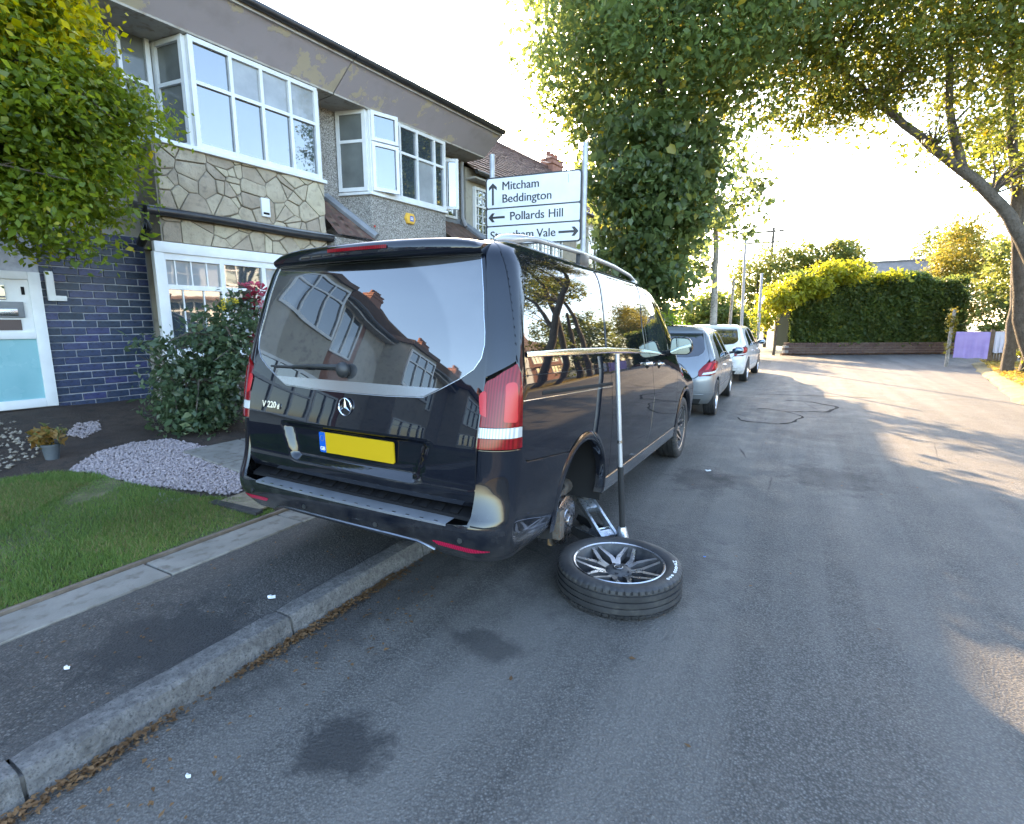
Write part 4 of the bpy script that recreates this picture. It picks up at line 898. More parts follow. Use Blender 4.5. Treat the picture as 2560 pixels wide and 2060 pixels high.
def soffit():
    m, t, b = base('flaking_soffit', (.23, .2, .22), .85); tc = t.new('ShaderNodeTexCoord').outputs['Object']
    n = t.noise(tc, 1.6, 8, .68); f = t.maprange(n, .56, .575); c = t.mix(f, (.44, .40, .45), (.56, .5, .40))
    c = t.mix(t.maprange(t.noise(tc, 3, 6), .5, .75, 0, .35), c, (.26, .23, .24)); t.l.new(c, b.inputs['Base Color']); t.l.new(t.bump(f, .5, .006), b.inputs['Normal']); return m
M_soffit = soffit()
class House:
    """coordinates (w, u, z): w out from the street axis (negative = away), u along the terrace"""
    def __init__(s, u0, label, frame=None, base_wz=(-8.1, .55), name='terraced_house', group=None):
        s.fr = frame or Matrix.Rotation(HA, 4, 'Z'); s.o = Vector((base_wz[0], u0, base_wz[1])); loc = s.fr @ s.o
        s.e = empty(name, loc, s.fr.to_euler(), label=label, cat='house', group=group)
    def bld(s, mb, name, mat, parent=None, **k):
        off = s.o; mb.v = [(x - off.x, y - off.y, z - off.z) for x, y, z in mb.v]; return mb.build(name, mat, parent or s.e, **k)
    def at(s, name, me, p, parent=None, rot=None): return link(name, me, parent or s.e, Vector(p) - s.o, rot)
def window(h, name, O, a, n, cols, rows, parent=None, fw=.055, glass=None, depth=.07, splits=None, nm_f='window_frame', skip=(), lead=0):
    """O lower left corner, a unit direction along, n outward; cols/rows widths and heights; splits[(c,r)] = muntin columns"""
    O, a, n = Vector(O), Vector(a), Vector(n); W, Hh = sum(cols), sum(rows); up = Vector((0, 0, 1))
    m = Matrix((a, n, up)).transposed()
    def bar(x0, z0, x1, z1, d=depth, o=0.):
        c = O + a * ((x0 + x1) / 2) + up * ((z0 + z1) / 2) + n * o; return c, (x1 - x0, d, z1 - z0)
    mb = MB(); xs = np.cumsum([0] + list(cols)); zs = np.cumsum([0] + list(rows))
    for i, x in enumerate(xs):
        w2 = fw * (.75 if 0 < i < len(xs) - 1 else 1); lo = x - w2 / 2 if 0 < i < len(xs) - 1 else (x if i == 0 else x - w2); mb.box(*bar(lo, 0, lo + w2, Hh), m)
    for j, z in enumerate(zs):
        w2 = fw * (.75 if 0 < j < len(zs) - 1 else 1); lo = z - w2 / 2 if 0 < j < len(zs) - 1 else (z if j == 0 else z - w2); mb.box(*bar(fw * .5, lo, W - fw * .5, lo + w2, depth * .9), m)
    wo = empty(name); wo.parent = parent or h.e
    f = h.bld(mb, nm_f, M_frame, wo)
    for i in range(len(cols)):
        for j in range(len(rows)):
            if (i, j) in skip: continue
            g = glass(i, j) if callable(glass) else (glass or M_pane)
            mb = MB(); mb.box(*bar(xs[i] + fw * .4, zs[j] + fw * .4, xs[i + 1] - fw * .4, zs[j + 1] - fw * .4, .012, -.012), Matrix.Rotation(random.uniform(-.008, .008), 3, 'Z') @ m @ Matrix.Rotation(random.uniform(-.008, .008), 3, 'X')); h.bld(mb, 'pane', g, wo)
            ns = (splits or {}).get((i, j), 0)
            if ns or lead:
                mb = MB(); k = ns if ns else lead
                for q in range(1, k): x = xs[i] + (xs[i + 1] - xs[i]) * q / k; mb.box(*bar(x - .008, zs[j] + .03, x + .008, zs[j + 1] - .03, .02, .0), m)
                if lead:
                    kz = max(2, int(rows[j] / .2))
                    for q in range(1, kz): z = zs[j] + rows[j] * q / kz; mb.box(*bar(xs[i] + .03, z - .008, xs[i + 1] - .03, z + .008, .02, .0), m)
                h.bld(mb, 'glazing_bar', M_frame, wo)
    return wo
def slope_roof(h, u0, u1, w0, z0, w1, z1, n=24, name='roof', th=.03):
    """tiled slope as overlapping courses with joints"""
    mb = MB(); d = Vector((w1 - w0, 0, z1 - z0)); L = d.length; d.normalize(); nn = Vector((-d.z, 0, d.x)); nn = nn if nn.z > 0 else -nn; uw = .3
    cnt = max(1, int((u1 - u0) / uw)); uw = (u1 - u0) / cnt
    for i in range(n):
        a = Vector((w0, 0, z0)) + d * (L * i / n); b = a + d * (L / n * 1.12)
        for k in range(cnt):
            ua = u0 + uw * k + .004; ub = ua + uw - .008; j = random.uniform(-.004, .004)
            p = [a + nn * (th + j), b + nn * (.004 + j), b - nn * .012, a + nn * (th - .018 + j)]
            mb.add([(q.x, ua, q.z) for q in p] + [(q.x, ub, q.z) for q in p], [(0, 1, 5, 4), (0, 4, 7, 3), (0, 3, 2, 1), (4, 5, 6, 7)])
    o = h.bld(mb, 'tile_courses', M_tile, None); o['kind'] = 'stuff'
    mb = MB(); mb.add([(w0, u0, z0 - .01), (w1, u0, z1 - .01), (w1, u1, z1 - .01), (w0, u1, z0 - .01)], [(0, 1, 2, 3)]); h.bld(mb, 'roof_deck', M_tile, None); return o
def back_roof(h, u0, u1, ridge=(-12.1, 8.05), back=(-16.4, 5.0)):
    mb = MB(); mb.add([(ridge[0], u0, ridge[1] - .02), (back[0], u0, back[1]), (back[0], u1, back[1]), (ridge[0], u1, ridge[1] - .02)], [(0, 1, 2, 3)]); h.bld(mb, 'back_roof', M_tile)
    mb = MB(); mb.tube([(ridge[0], u0, ridge[1] + .01), (ridge[0], u1, ridge[1] + .01)], .09, 8); h.bld(mb, 'ridge_tiles', M_tile, sm=40)
def gable(h, u, ridge=(-12.1, 8.02), e0=(-8.1, 5.2), e1=(-16.2, 5.1), t=.1, mat=None):
    mb = MB(); mb.prism([(e0[0], 5.0), e0, ridge, e1, (e1[0], 5.0)], lambda p, d: (p[0], u + d, p[1]), 0, t); h.bld(mb, 'gable_wall', mat or M_render)
def chimney(h, u, w=-12.1, z0=7.4, z1=8.38, pots=2, par=None):
    mb = MB(); mb.b2((w - .3, u - .45, z0), (w + .3, u + .45, z1)); mb.b2((w - .34, u - .49, z1 - .2), (w + .34, u + .49, z1 - .1)); mb.b2((w - .33, u - .48, z1), (w + .33, u + .48, z1 + .06)); c = h.bld(mb, 'chimney', M_redbrick, par, bev=.01)
    for k in range(pots): mb = MB(); uu = u - .3 + .6 * k / max(1, pots - 1); mb.tube([(w, uu, z1 + .04), (w, uu, z1 + .3), (w, uu, z1 + .34)], [.11, .09, .11], 12); h.bld(mb, 'chimney_pot', M_redbrick, c, sm=40)
    return c
# crazy paving stones
def crazy(h, u0, u1, z0, z1, w, n, parent, seed):
    g = np.random.default_rng(seed); pts = []
    while len(pts) < n:
        p = g.uniform((u0 - .1, z0 - .1), (u1 + .1, z1 + .1)); 
        if all(np.hypot(*(p - q)) > .42 * math.sqrt((u1 - u0 + .2) * (z1 - z0 + .2) / n) for q in pts) or g.random() < .01: pts.append(p)
    def clip(poly, a, b, c):
        out = []
        for i in range(len(poly)):
            p, q = poly[i], poly[(i + 1) % len(poly)]; dp, dq = a * p[0] + b * p[1] - c, a * q[0] + b * q[1] - c
            if dp <= 0: out.append(p)
            if dp * dq < 0: t = dp / (dp - dq); out.append((p[0] + (q[0] - p[0]) * t, p[1] + (q[1] - p[1]) * t))
        return out
    wt = g.uniform(-.012, .012, n)
    pts = [np.array((p[0] + .25 * (p[1] - z0) * math.sin(p[0] * 7), p[1])) for p in pts]
    for i, s in enumerate(pts):
        poly = [(u0, z0), (u1, z0), (u1, z1), (u0, z1)]
        for j, q in enumerate(pts):
            if i == j: continue
            a, b = q[0] - s[0], q[1] - s[1]; L = math.hypot(a, b); a, b = a / L, b / L; mx, mz = (s[0] + q[0]) / 2, (s[1] + q[1]) / 2; poly = clip(poly, a, b, a * mx + b * mz - .006 + (wt[i] - wt[j]) / (2 * L))
            if len(poly) < 3: break
        if len(poly) < 3: continue
        ar = abs(sum(poly[k][0] * poly[(k + 1) % len(poly)][1] - poly[(k + 1) % len(poly)][0] * poly[k][1] for k in range(len(poly)))) / 2
        if ar < .002: continue
        pr = rnd([(x, z, .014) for x, z in poly], 2); cx = sum(p[0] for p in pr) / len(pr); cz = sum(p[1] for p in pr) / len(pr); m = len(pr); pr_ = .018 + .028 * g.random()
        mb = MB(); V = [(w, x, z) for x, z in pr] + [(w + pr_ * .75, x, z) for x, z in pr] + [(w + pr_, cx + (x - cx) * .9, cz + (z - cz) * .9) for x, z in pr]
        mb.add(V, [(k * m + i2, k * m + (i2 + 1) % m, (k + 1) * m + (i2 + 1) % m, (k + 1) * m + i2) for k in range(2) for i2 in range(m)] + [tuple(range(2 * m, 3 * m))]); h.bld(mb, 'stone', M_stone, parent, sm=30)
def canopy(h, u0, u1):
    mb = MB(); mb.prism([(-7.47, 5.16), (-6.98, 5.50), (-6.98, 5.53), (-7.47, 5.53)], lambda p, d: (p[0], d, p[1]), u0, u1); h.bld(mb, 'soffit', M_soffit)
    mb = MB(); mb.b2((-6.98, u0, 5.49), (-6.955, u1, 5.62)); h.bld(mb, 'fascia', M_fascia)
    mb = MB(); mb.prism([(-6.93, 5.62), (-8.3, 5.86), (-8.3, 5.6), (-6.95, 5.58)], lambda p, d: (p[0], d, p[1]), u0, u1); h.bld(mb, 'canopy_roof', M_tile)
    mb = MB(); mb.b2((-8.15, u0, 5.14), (-7.46, u1, 5.18)); h.bld(mb, 'soffit_board', M_fascia)
    mb = MB(); mb.tube([(-6.915, u0, 5.57), (-6.915, u1, 5.57)], .05, 10); h.bld(mb, 'gutter', M_gutter, sm=40)

# ---- house with stone clad bay
h1 = House(.3, 'terraced house with crazy stone bay, blue glazed brick and white porch door')
mb = MB(); mb.b2((-16, .3, .2), (-8.12, 5.79, 5.2)); h1.bld(mb, 'wall', M_render)
back_roof(h1, .3, 5.79); gable(h1, .3); slope_roof(h1, .3, 5.79, -8.2, 5.78, -12.1, 8.05, 16)
# blue bricks
bw = MB(); bw.b2((-8.12, .35, .5), (-8.098, 3.12, 2.66)); bw_o = h1.bld(bw, 'brick_wall', M_ljoint)
bl, bh = .236, .078; bme = MB().b2((-.012, -bl / 2, -bh / 2), (.012, bl / 2, bh / 2)).mesh('brick', M_bluebrick, bev=.004, seg=1); hme = MB().b2((-.012, -bl / 4 + .003, -bh / 2), (.012, bl / 4 - .003, bh / 2)).mesh('brick', M_bluebrick, bev=.004, seg=1)
for r in range(24):
    z = .54 + .09 * r; u = 1.99 + (.0 if r % 2 else bl / 2 + .007) + bl / 2
    if r % 2 == 0: h1.at('brick', hme, (-8.092, 1.99 + bl / 4, z), bw_o)
    while u + bl / 2 < 3.16: h1.at('brick', bme, (-8.092 + random.uniform(-.003, .003), u, z + random.uniform(-.003, .003)), bw_o, (0, random.uniform(-.02, .02), 0)); u += bl + .0145
    if u - bl / 2 + bl / 2 < 3.16: h1.at('brick', hme, (-8.092, u - bl / 4, z), bw_o)
# porch door
dr = empty('porch_door'); dr.parent = h1.e
for a, b in (((1.25, .56), (1.33, 2.15)), ((1.87, .56), (1.98, 2.12)), ((1.33, 2.03), (1.87, 2.12)), ((1.33, .56), (1.87, .66)), ((1.33, 1.36), (1.87, 1.44))): mb = MB(); mb.b2((-8.12, a[0], a[1]), (-8.03, b[0], b[1])); h1.bld(mb, 'door_frame', M_frame, dr, bev=.006)
mb = MB(); mb.b2((-8.11, 1.33, .66), (-8.06, 1.87, 1.36)); h1.bld(mb, 'lower_pane', M_teal, dr)
mb = MB(); mb.b2((-8.11, 1.33, 1.44), (-8.055, 1.87, 2.03)); h1.bld(mb, 'door_panel', M_frame, dr)
mb = MB(); mb.b2((-8.06, 1.33, 1.46), (-8.045, 1.76, 1.58)); h1.bld(mb, 'letter_flap', plain('brown_panel', (.09, .06, .055), .5), dr)
mb = MB(); mb.b2((-8.06, 1.3, 1.60), (-8.03, 1.80, 1.78)); lp_ = h1.bld(mb, 'letter_plate', M_lead, dr, bev=.006)
mb = MB(); mb.b2((-8.032, 1.36, 1.62), (-8.02, 1.74, 1.70)); h1.bld(mb, 'letter_slot', M_silver, dr, bev=.004)
mb = MB(); mb.b2((-8.06, 1.3, 1.80), (-8.045, 1.66, 1.96)); h1.bld(mb, 'upper_light', M_pane, dr)
mb = MB(); mb.b2((-8.06, 1.80, 1.86), (-8.05, 1.83, 1.95)); h1.bld(mb, 'door_slot', M_gap, dr)
mb = MB(); mb.b2((-8.08, 2.03, 1.86), (-8.02, 2.10, 2.14)); mb.b2((-8.08, 2.03, 1.80), (-8.02, 2.2, 1.86)); h1.bld(mb, 'pipe_cover', M_frame, None, bev=.005)
# ground floor bay
mb = MB(); mb.b2((-8.095, 3.02, .3), (-7.56, 5.55, 1.15)); h1.bld(mb, 'bay_wall', M_pebble)
mb = MB(); mb.b2((-8.095, 3.1, 2.5), (-7.53, 5.55, 3.76)); h1.bld(mb, 'bay_wall', M_smortar)
window(h1, 'bay_window', (-7.52, 3.02, 1.12), (0, 1, 0), (1, 0, 0), [.78, .60, .62, .53], [.88, .42], splits={(0, 1): 4, (0, 0): 3}, glass=lambda i, j: M_net if (i + j) % 2 else M_pane, fw=.08)
mb = MB(); mb.b2((-7.54, 2.98, 2.42), (-7.46, 5.56, 2.555)); h1.bld(mb, 'window_head', M_frame, bev=.01)
mb = MB(); mb.b2((-7.56, 2.97, .9), (-7.47, 3.08, 2.43)); h1.bld(mb, 'corner_post', M_frame, bev=.008)
mb = MB(); mb.b2((-7.6, 3.0, 1.06), (-7.44, 5.58, 1.13)); h1.bld(mb, 'window_sill', M_frame, bev=.01)
st = empty('stone_cladding'); st.parent = h1.e
crazy(h1, 3.12, 5.54, 2.98, 3.745, -7.53, 62, st, 3); crazy(h1, 3.12, 5.54, 2.57, 2.86, -7.53, 26, st, 5)
mb = MB(); mb.tube([(-7.43, u, 2.905 + .012 * math.sin(u * 2.2)) for u in np.linspace(2.92, 6.05, 24)], .052, 10); h1.bld(mb, 'gutter', M_gutter, sm=40)
mb = MB(); mb.tube([(-7.95, 2.96, 3.05), (-7.5, 2.92, 2.93), (-7.46, 2.93, 2.7), (-7.9, 3.0, 2.55)], .05, 8); h1.bld(mb, 'gutter_elbow', M_gutter, sm=40)
mb = MB(); mb.b2((-7.56, 2.95, 2.94), (-7.42, 5.95, 2.965)); h1.bld(mb, 'lead_flashing', M_lead)
# first floor bay: front, return and side light
fr = window(h1, 'bay_window', (-7.50, 3.62, 3.80), (0, 1, 0), (1, 0, 0), [.53, .43, .44, .47], [.80, .53], glass=lambda i, j: M_net if j == 1 and i != 0 else M_pane, fw=.06)
window(h1, 'bay_return_window', (-7.535, 3.60, 3.80), (-1, -.22, 0), (.2, -.97, 0), [.55], [.80, .53], glass=M_grey, fw=.06)
window(h1, 'side_window', (-8.08, 2.75, 3.80), (0, 1, 0), (1, 0, 0), [.32, .35], [.80, .6], glass=M_grey, fw=.055)
window(h1, 'bay_return_window', (-7.535, 5.52, 3.80), (-1, 0, 0), (0, 1, 0), [.55], [.80, .53], glass=M_grey, fw=.06)
mb = MB(); mb.b2((-8.1, 3.18, 3.745), (-7.45, 5.58, 3.80)); h1.bld(mb, 'window_sill', M_frame, bev=.008)
mb = MB(); mb.b2((-8.1, 3.64, 3.8), (-7.62, 5.46, 5.15)); h1.bld(mb, 'bay_core', M_gap)
canopy(h1, .3, 5.79)
mb = MB(); mb.b2((-7.5, 4.43, 3.07), (-7.45, 4.56, 3.33)); ab = h1.bld(mb, 'bell_box', M_frame, None, bev=.01)
mb = MB(); mb.b2((-7.4495, 4.45, 3.10), (-7.447, 4.54, 3.13)); h1.bld(mb, 'bell_box_grille', M_gap, ab)
# ---- pebbledashed house
h2 = House(5.81, 'terraced house with grey pebbledash walls and white bay window casements open')
mb = MB(); mb.b2((-16, 5.81, .2), (-8.05, 9.72, 5.2)); h2.bld(mb, 'wall', M_pebble)
back_roof(h2, 5.81, 9.72); slope_roof(h2, 5.81, 9.72, -8.2, 5.78, -12.1, 8.05, 16); gable(h2, 9.62, e0=(-8.05, 5.2))
mb = MB(); mb.prism([(6.28, -8.06), (6.50, -7.50), (8.46, -7.50), (8.68, -8.06)], lambda p, d: (p[1], p[0], d), .3, 3.77); h2.bld(mb, 'bay_wall', M_pebble)
mb = MB(); mb.prism([(6.33, -8.06), (6.54, -7.60), (8.42, -7.60), (8.63, -8.06)], lambda p, d: (p[1], p[0], d), 3.77, 5.15); h2.bld(mb, 'bay_core', M_gap)
a = Vector((-.56, -.22, 0)).normalized()
window(h2, 'bay_window', (-7.50, 6.50, 3.82), (0, 1, 0), (1, 0, 0), [.56, .16, .44, .48, .32], [.82, .50], glass=lambda i, j: M_net if (i, j) in ((3, 0), (0, 1)) else M_pane, fw=.06, skip=((0, 0), (0, 1)))
window(h2, 'bay_return_window', (-7.51, 6.47, 3.82), (a.x, a.y, 0), (a.y, -a.x, 0), [.56], [.82, .50], glass=M_grey, fw=.065)
window(h2, 'bay_return_window', (-8.06, 8.69, 3.82), (-a.x, a.y, 0), (-a.y, -a.x, 0), [.56], [.82, .50], glass=M_pane, fw=.065)
for z, hh in ((3.84, .80), (4.66, .48)):
    th = R(14); window(h2, 'open_casement', (-7.46, 6.53, z), (math.sin(th), math.cos(th), 0), (math.cos(th), -math.sin(th), 0), [.52], [hh], glass=M_pane, fw=.06, depth=.05)
mb = MB(); mb.prism([(6.24, -8.06), (6.47, -7.45), (8.49, -7.45), (8.72, -8.06)], lambda p, d: (p[1], p[0], d), 3.765, 3.815); h2.bld(mb, 'window_sill', M_frame, bev=.008)
window(h2, 'upstairs_window', (-8.01, 8.78, 3.85), (0, 1, 0), (1, 0, 0), [.30, .32], [.82, .42], glass=M_pane, fw=.05)
th = R(52); window(h2, 'open_casement', (-7.98, 8.72, 3.95), (math.sin(th), math.cos(th), 0), (math.cos(th), -math.sin(th), 0), [.48], [1.02], glass=M_pane, fw=.06, depth=.05, splits={(0, 0): 2})
canopy(h2, 5.81, 9.75)
mb = MB(); mb.tube([(-7.95, 9.55, 5.1), (-7.95, 9.55, 3.9), (-7.85, 9.55, 3.7)], .04, 8); h2.bld(mb, 'downpipe', plain('grey_pipe', (.3, .3, .32), .4), sm=40)
# little tiled lean to roofs with lead hips
tme = MB().add([(x, y, z) for y, z in ((-.105, .016), (-.07, .03), (-.03, .014), (.03, .008), (.075, .02), (.112, .03)) for x in (0, .30)], [(2 * i, 2 * i + 1, 2 * i + 3, 2 * i + 2) for i in range(5)]).mesh('roof_tile', M_tile, sm=60)
def lean(h, u0, u1, w0, z0, w1, z1, rows, hip):
    ln = empty('lean_to_roof'); ln.parent = h.e; d = Vector((w1 - w0, 0, z1 - z0)); L = d.length; an = math.atan2(w0 - w1, z0 - z1); st_ = L / rows
    for r in range(rows):
        c = Vector((w1, 0, z1)) - d * (r / rows); u = u0 + .11; k = 0; lim = u1 + (hip * (1 - (r + .6) / rows) if hip else 0)
        while u + .1 < lim: h.at('roof_tile', tme, (c.x, u, c.z + .012), ln, (0, math.atan2(-(w1 - w0), 1) * 0 + math.pi + math.atan2(-(z0 - z1), (w1 - w0)) * -1, 0)); u += .215
    mb = MB(); mb.add([(w0, u0, z0 - .012), (w1, u0, z1 - .012), (w1, u1 + hip, z1 - .012), (w0, u1, z0 - .012)], [(0, 1, 2, 3)]); h.bld(mb, 'roof_deck', M_tile, ln)
    mb = MB(); mb.tube([(w0, u1 - .02, z0 + .04), (w1, u1 + hip, z1 + .04)], [.07, .07], 8); h.bld(mb, 'lead_hip', M_lead, ln, sm=40)
    mb = MB(); mb.b2((w0 - .01, u0, z0 - .02), (w0 + .015, u1, z0 + .09)); h.bld(mb, 'lead_flashing', M_lead, ln)
lean(h2, 5.60, 5.98, -8.03, 3.66, -7.28, 2.98, 5, .42); lean(h2, 8.5, 9.62, -8.03, 3.78, -7.3, 3.25, 4, .2)
mb = MB(); mb.b2((-8.05, 5.6, 2.0), (-7.35, 6.35, 2.93)); h2.bld(mb, 'porch_wall', M_pebble)
tag(MB().cyl((0, 0, 0), (.01, 0, 0), .02, 6).build('alarm_strobe', plain('red_strobe', (.5, .03, .02), .4), loc=(Matrix.Rotation(HA, 4, 'Z') @ Vector((-7.50, 6.56, 3.24)))), 'small red strobe light on the pebbledash under the bay', 'strobe')
# yellow hexagonal alarm box
al = empty('alarm_box', Matrix.Rotation(HA, 4, 'Z') @ Vector((-7.495, 7.42, 3.50)), (0, 0, HA), label='yellow hexagonal burglar alarm box on the pebbledash bay', cat='alarm box')
hx = [(-.085, .10), (.085, .10), (.135, 0), (.085, -.10), (-.085, -.10), (-.135, 0)]; mb = MB(); mb.add([(0, x, z) for x, z in hx] + [(.05, x * .9, z * .9) for x, z in hx], [tuple(range(6, 12))] + [(i, (i + 1) % 6, 6 + (i + 1) % 6, 6 + i) for i in range(6)]); mb.build('alarm_cover', plain('alarm_yellow', (.72, .42, .06), .4), al, bev=.006)
MB().b2((.0505, -.03, -.05), (.052, .06, .045)).build('alarm_badge', plain('badge_blue', (.03, .08, .4), .4), al); MB().b2((.0525, -.018, -.025), (.0535, .048, .022)).build('badge_field', M_white, al)
o = link('alarm_letters', TXT['adt'], al, (.0545, .015, -.002), (R(90), 0, R(90))); TXT['adt'].materials.clear(); TXT['adt'].materials.append(MATS['badge_blue']); o.scale = (.5, .5, .5)
# ---- further houses of the terrace
def plain_house(u0, u1, label, roof=True, chim=None, wallm=None, wins=(), frame=None, group=None, wface=-8.0, eave=(-7.72, 4.93), g0=False, g1=False, pots=3):
    h = House(u0, label, frame, (wface, .55), group=group); mb = MB(); mb.b2((-16, u0, .2), (wface, u1, 5.05)); h.bld(mb, 'wall', wallm or M_pebble)
    slope_roof(h, u0, u1, eave[0], eave[1], -12.1, 8.05, 22); back_roof(h, u0, u1)
    mb = MB(); mb.tube([(eave[0] + .03, u0, eave[1] - .02), (eave[0] + .03, u1, eave[1] - .02)], .05, 8); h.bld(mb, 'gutter', M_gutter, sm=40)
    mb = MB(); mb.b2((wface, u0, eave[1] - .16), (eave[0], u1, eave[1] - .12)); h.bld(mb, 'soffit', M_fascia)
    if g0: gable(h, u0)
    if g1: gable(h, u1 - .1)
    if chim: chimney(h, chim, pots=pots)
    return h
h3 = plain_house(9.74, 15.2, 'terraced house with long tiled roof and tall leaded windows behind the direction sign', wallm=M_render)
window(h3, 'leaded_window', (-7.96, 9.98, 3.25), (0, 1, 0), (1, 0, 0), [.5, .5], [1.0, .42], lead=3, fw=.06)
window(h3, 'leaded_window', (-7.96, 12.4, 3.25), (0, 1, 0), (1, 0, 0), [.6, .6, .6], [1.0, .42], lead=3, fw=.06); window(h3, 'ground_window', (-7.96, 10.2, 1.2), (0, 1, 0), (1, 0, 0), [.7, .7, .7], [1.2], fw=.06)
h4 = plain_house(15.22, 21.4, 'terraced house at the end of the row with chimney pots and aerial', wallm=M_frame, chim=20.6, g1=True)
for u in (15.9, 18.3): window(h4, 'bay_window', (-7.96, u, 3.2), (0, 1, 0), (1, 0, 0), [.6, .6, .6], [1.0, .42], fw=.06); window(h4, 'ground_window', (-7.96, u, 1.0), (0, 1, 0), (1, 0, 0), [.6, .6, .6], [1.3], fw=.06)
mb = MB(); 
for k in range(9): mb.b2((-7.99, 17.4 + .14 * k, 2.7), (-7.965, 17.46 + .14 * k, 4.8))
h4.bld(mb, 'timber_studs', M_gutter)
ae = MB(); p = (-12.1, 20.1); ae.tube([(p[0], p[1], 8.3), (p[0], p[1], 9.35)], .016, 6); ae.tube([(p[0] - .1, p[1] - .45, 9.3), (p[0] + .1, p[1] + .45, 9.25)], .012, 6)
for k in range(6): t = -.4 + .15 * k; ae.tube([(p[0] + .22 * t - .02, p[1] + t, 9.05), (p[0] + .22 * t + .0, p[1] + t, 9.5)], .006, 4)
h4.bld(ae, 'aerial', M_gutter)
# terrace on the same side behind the camera, mirrored in the van's rear window
lab_b = ['red brick house with pale bay first behind the porch house, seen in the rear window', 'cream rendered house with pale bay second behind the porch house, seen in the rear window', 'pebbledashed house with pale bay third behind the porch house, seen in the rear window', 'red brick house with pale bay fourth behind the porch house, seen in the rear window', 'cream rendered house with pale bay fifth behind the porch house, seen in the rear window']
for i in range(5):
    u1 = .28 - 5.2 * i; u0 = u1 - 5.18; h = plain_house(u0, u1, lab_b[i], wallm=[M_redbrick, M_render, M_pebble][i % 3], chim=u0 + .8, g0=(i == 4), group='houses seen in the rear window', pots=4)
    mb = MB(); mb.prism([(u0 + 1.4, -8.0), (u0 + 1.8, -7.3), (u0 + 3.7, -7.3), (u0 + 4.1, -8.0)], lambda p, d: (p[1], p[0], d), .3, 4.95); h.bld(mb, 'bay_wall', M_render)
    mb = MB(); mb.prism([(u0 + 1.3, -8.0), (u0 + 1.75, -7.2), (u0 + 3.75, -7.2), (u0 + 4.2, -8.0)], lambda p, d: (p[1], p[0], d), 4.95, 5.1); h.bld(mb, 'bay_roof', M_tile)
    for z, hh in ((1.2, 1.3), (3.5, 1.3)): window(h, 'bay_window', (-7.28, u0 + 1.85, z), (0, 1, 0), (1, 0, 0), [.6, .6, .6], [hh * .65, hh * .35], fw=.07); window(h, 'small_window', (-7.97, u0 + .25, z), (0, 1, 0), (1, 0, 0), [.45, .45], [hh], fw=.06)
# houses on the other side of the street, mirrored in the van's side windows
FR = Matrix.Translation((9.5, 8, 0)) @ Matrix.Rotation(math.pi, 4, 'Z')
lab_r = ['white rendered house across the street nearest the camera, seen in the side windows', 'brick house across the street second along, seen in the side windows', 'pebbledashed house across the street third along, seen in the side windows', 'brick house across the street fourth along, seen in the side windows', 'white rendered house across the street farthest along, seen in the side windows']
for i in range(5):
    u1 = -2.0 - 7.0 * i; u0 = u1 - 6.9; h = plain_house(u0, u1, lab_r[i], wallm=[M_frame, M_redbrick, M_pebble][i % 3], chim=u0 + .8, frame=FR, g0=True, g1=True, group='houses across the street')
    for z, hh in ((1.0, 1.5), (3.4, 1.3)):
        for uu in (.8, 4.0): window(h, 'front_window', (-7.97, u0 + uu, z), (0, 1, 0), (1, 0, 0), [.7, .7, .7], [hh * .65, hh * .35], fw=.08)
    mb = MB(); mb.b2((-8.0, u0 + .5, 2.6), (-7.3, u1 - .5, 2.75)); h.bld(mb, 'porch_roof', M_tile)
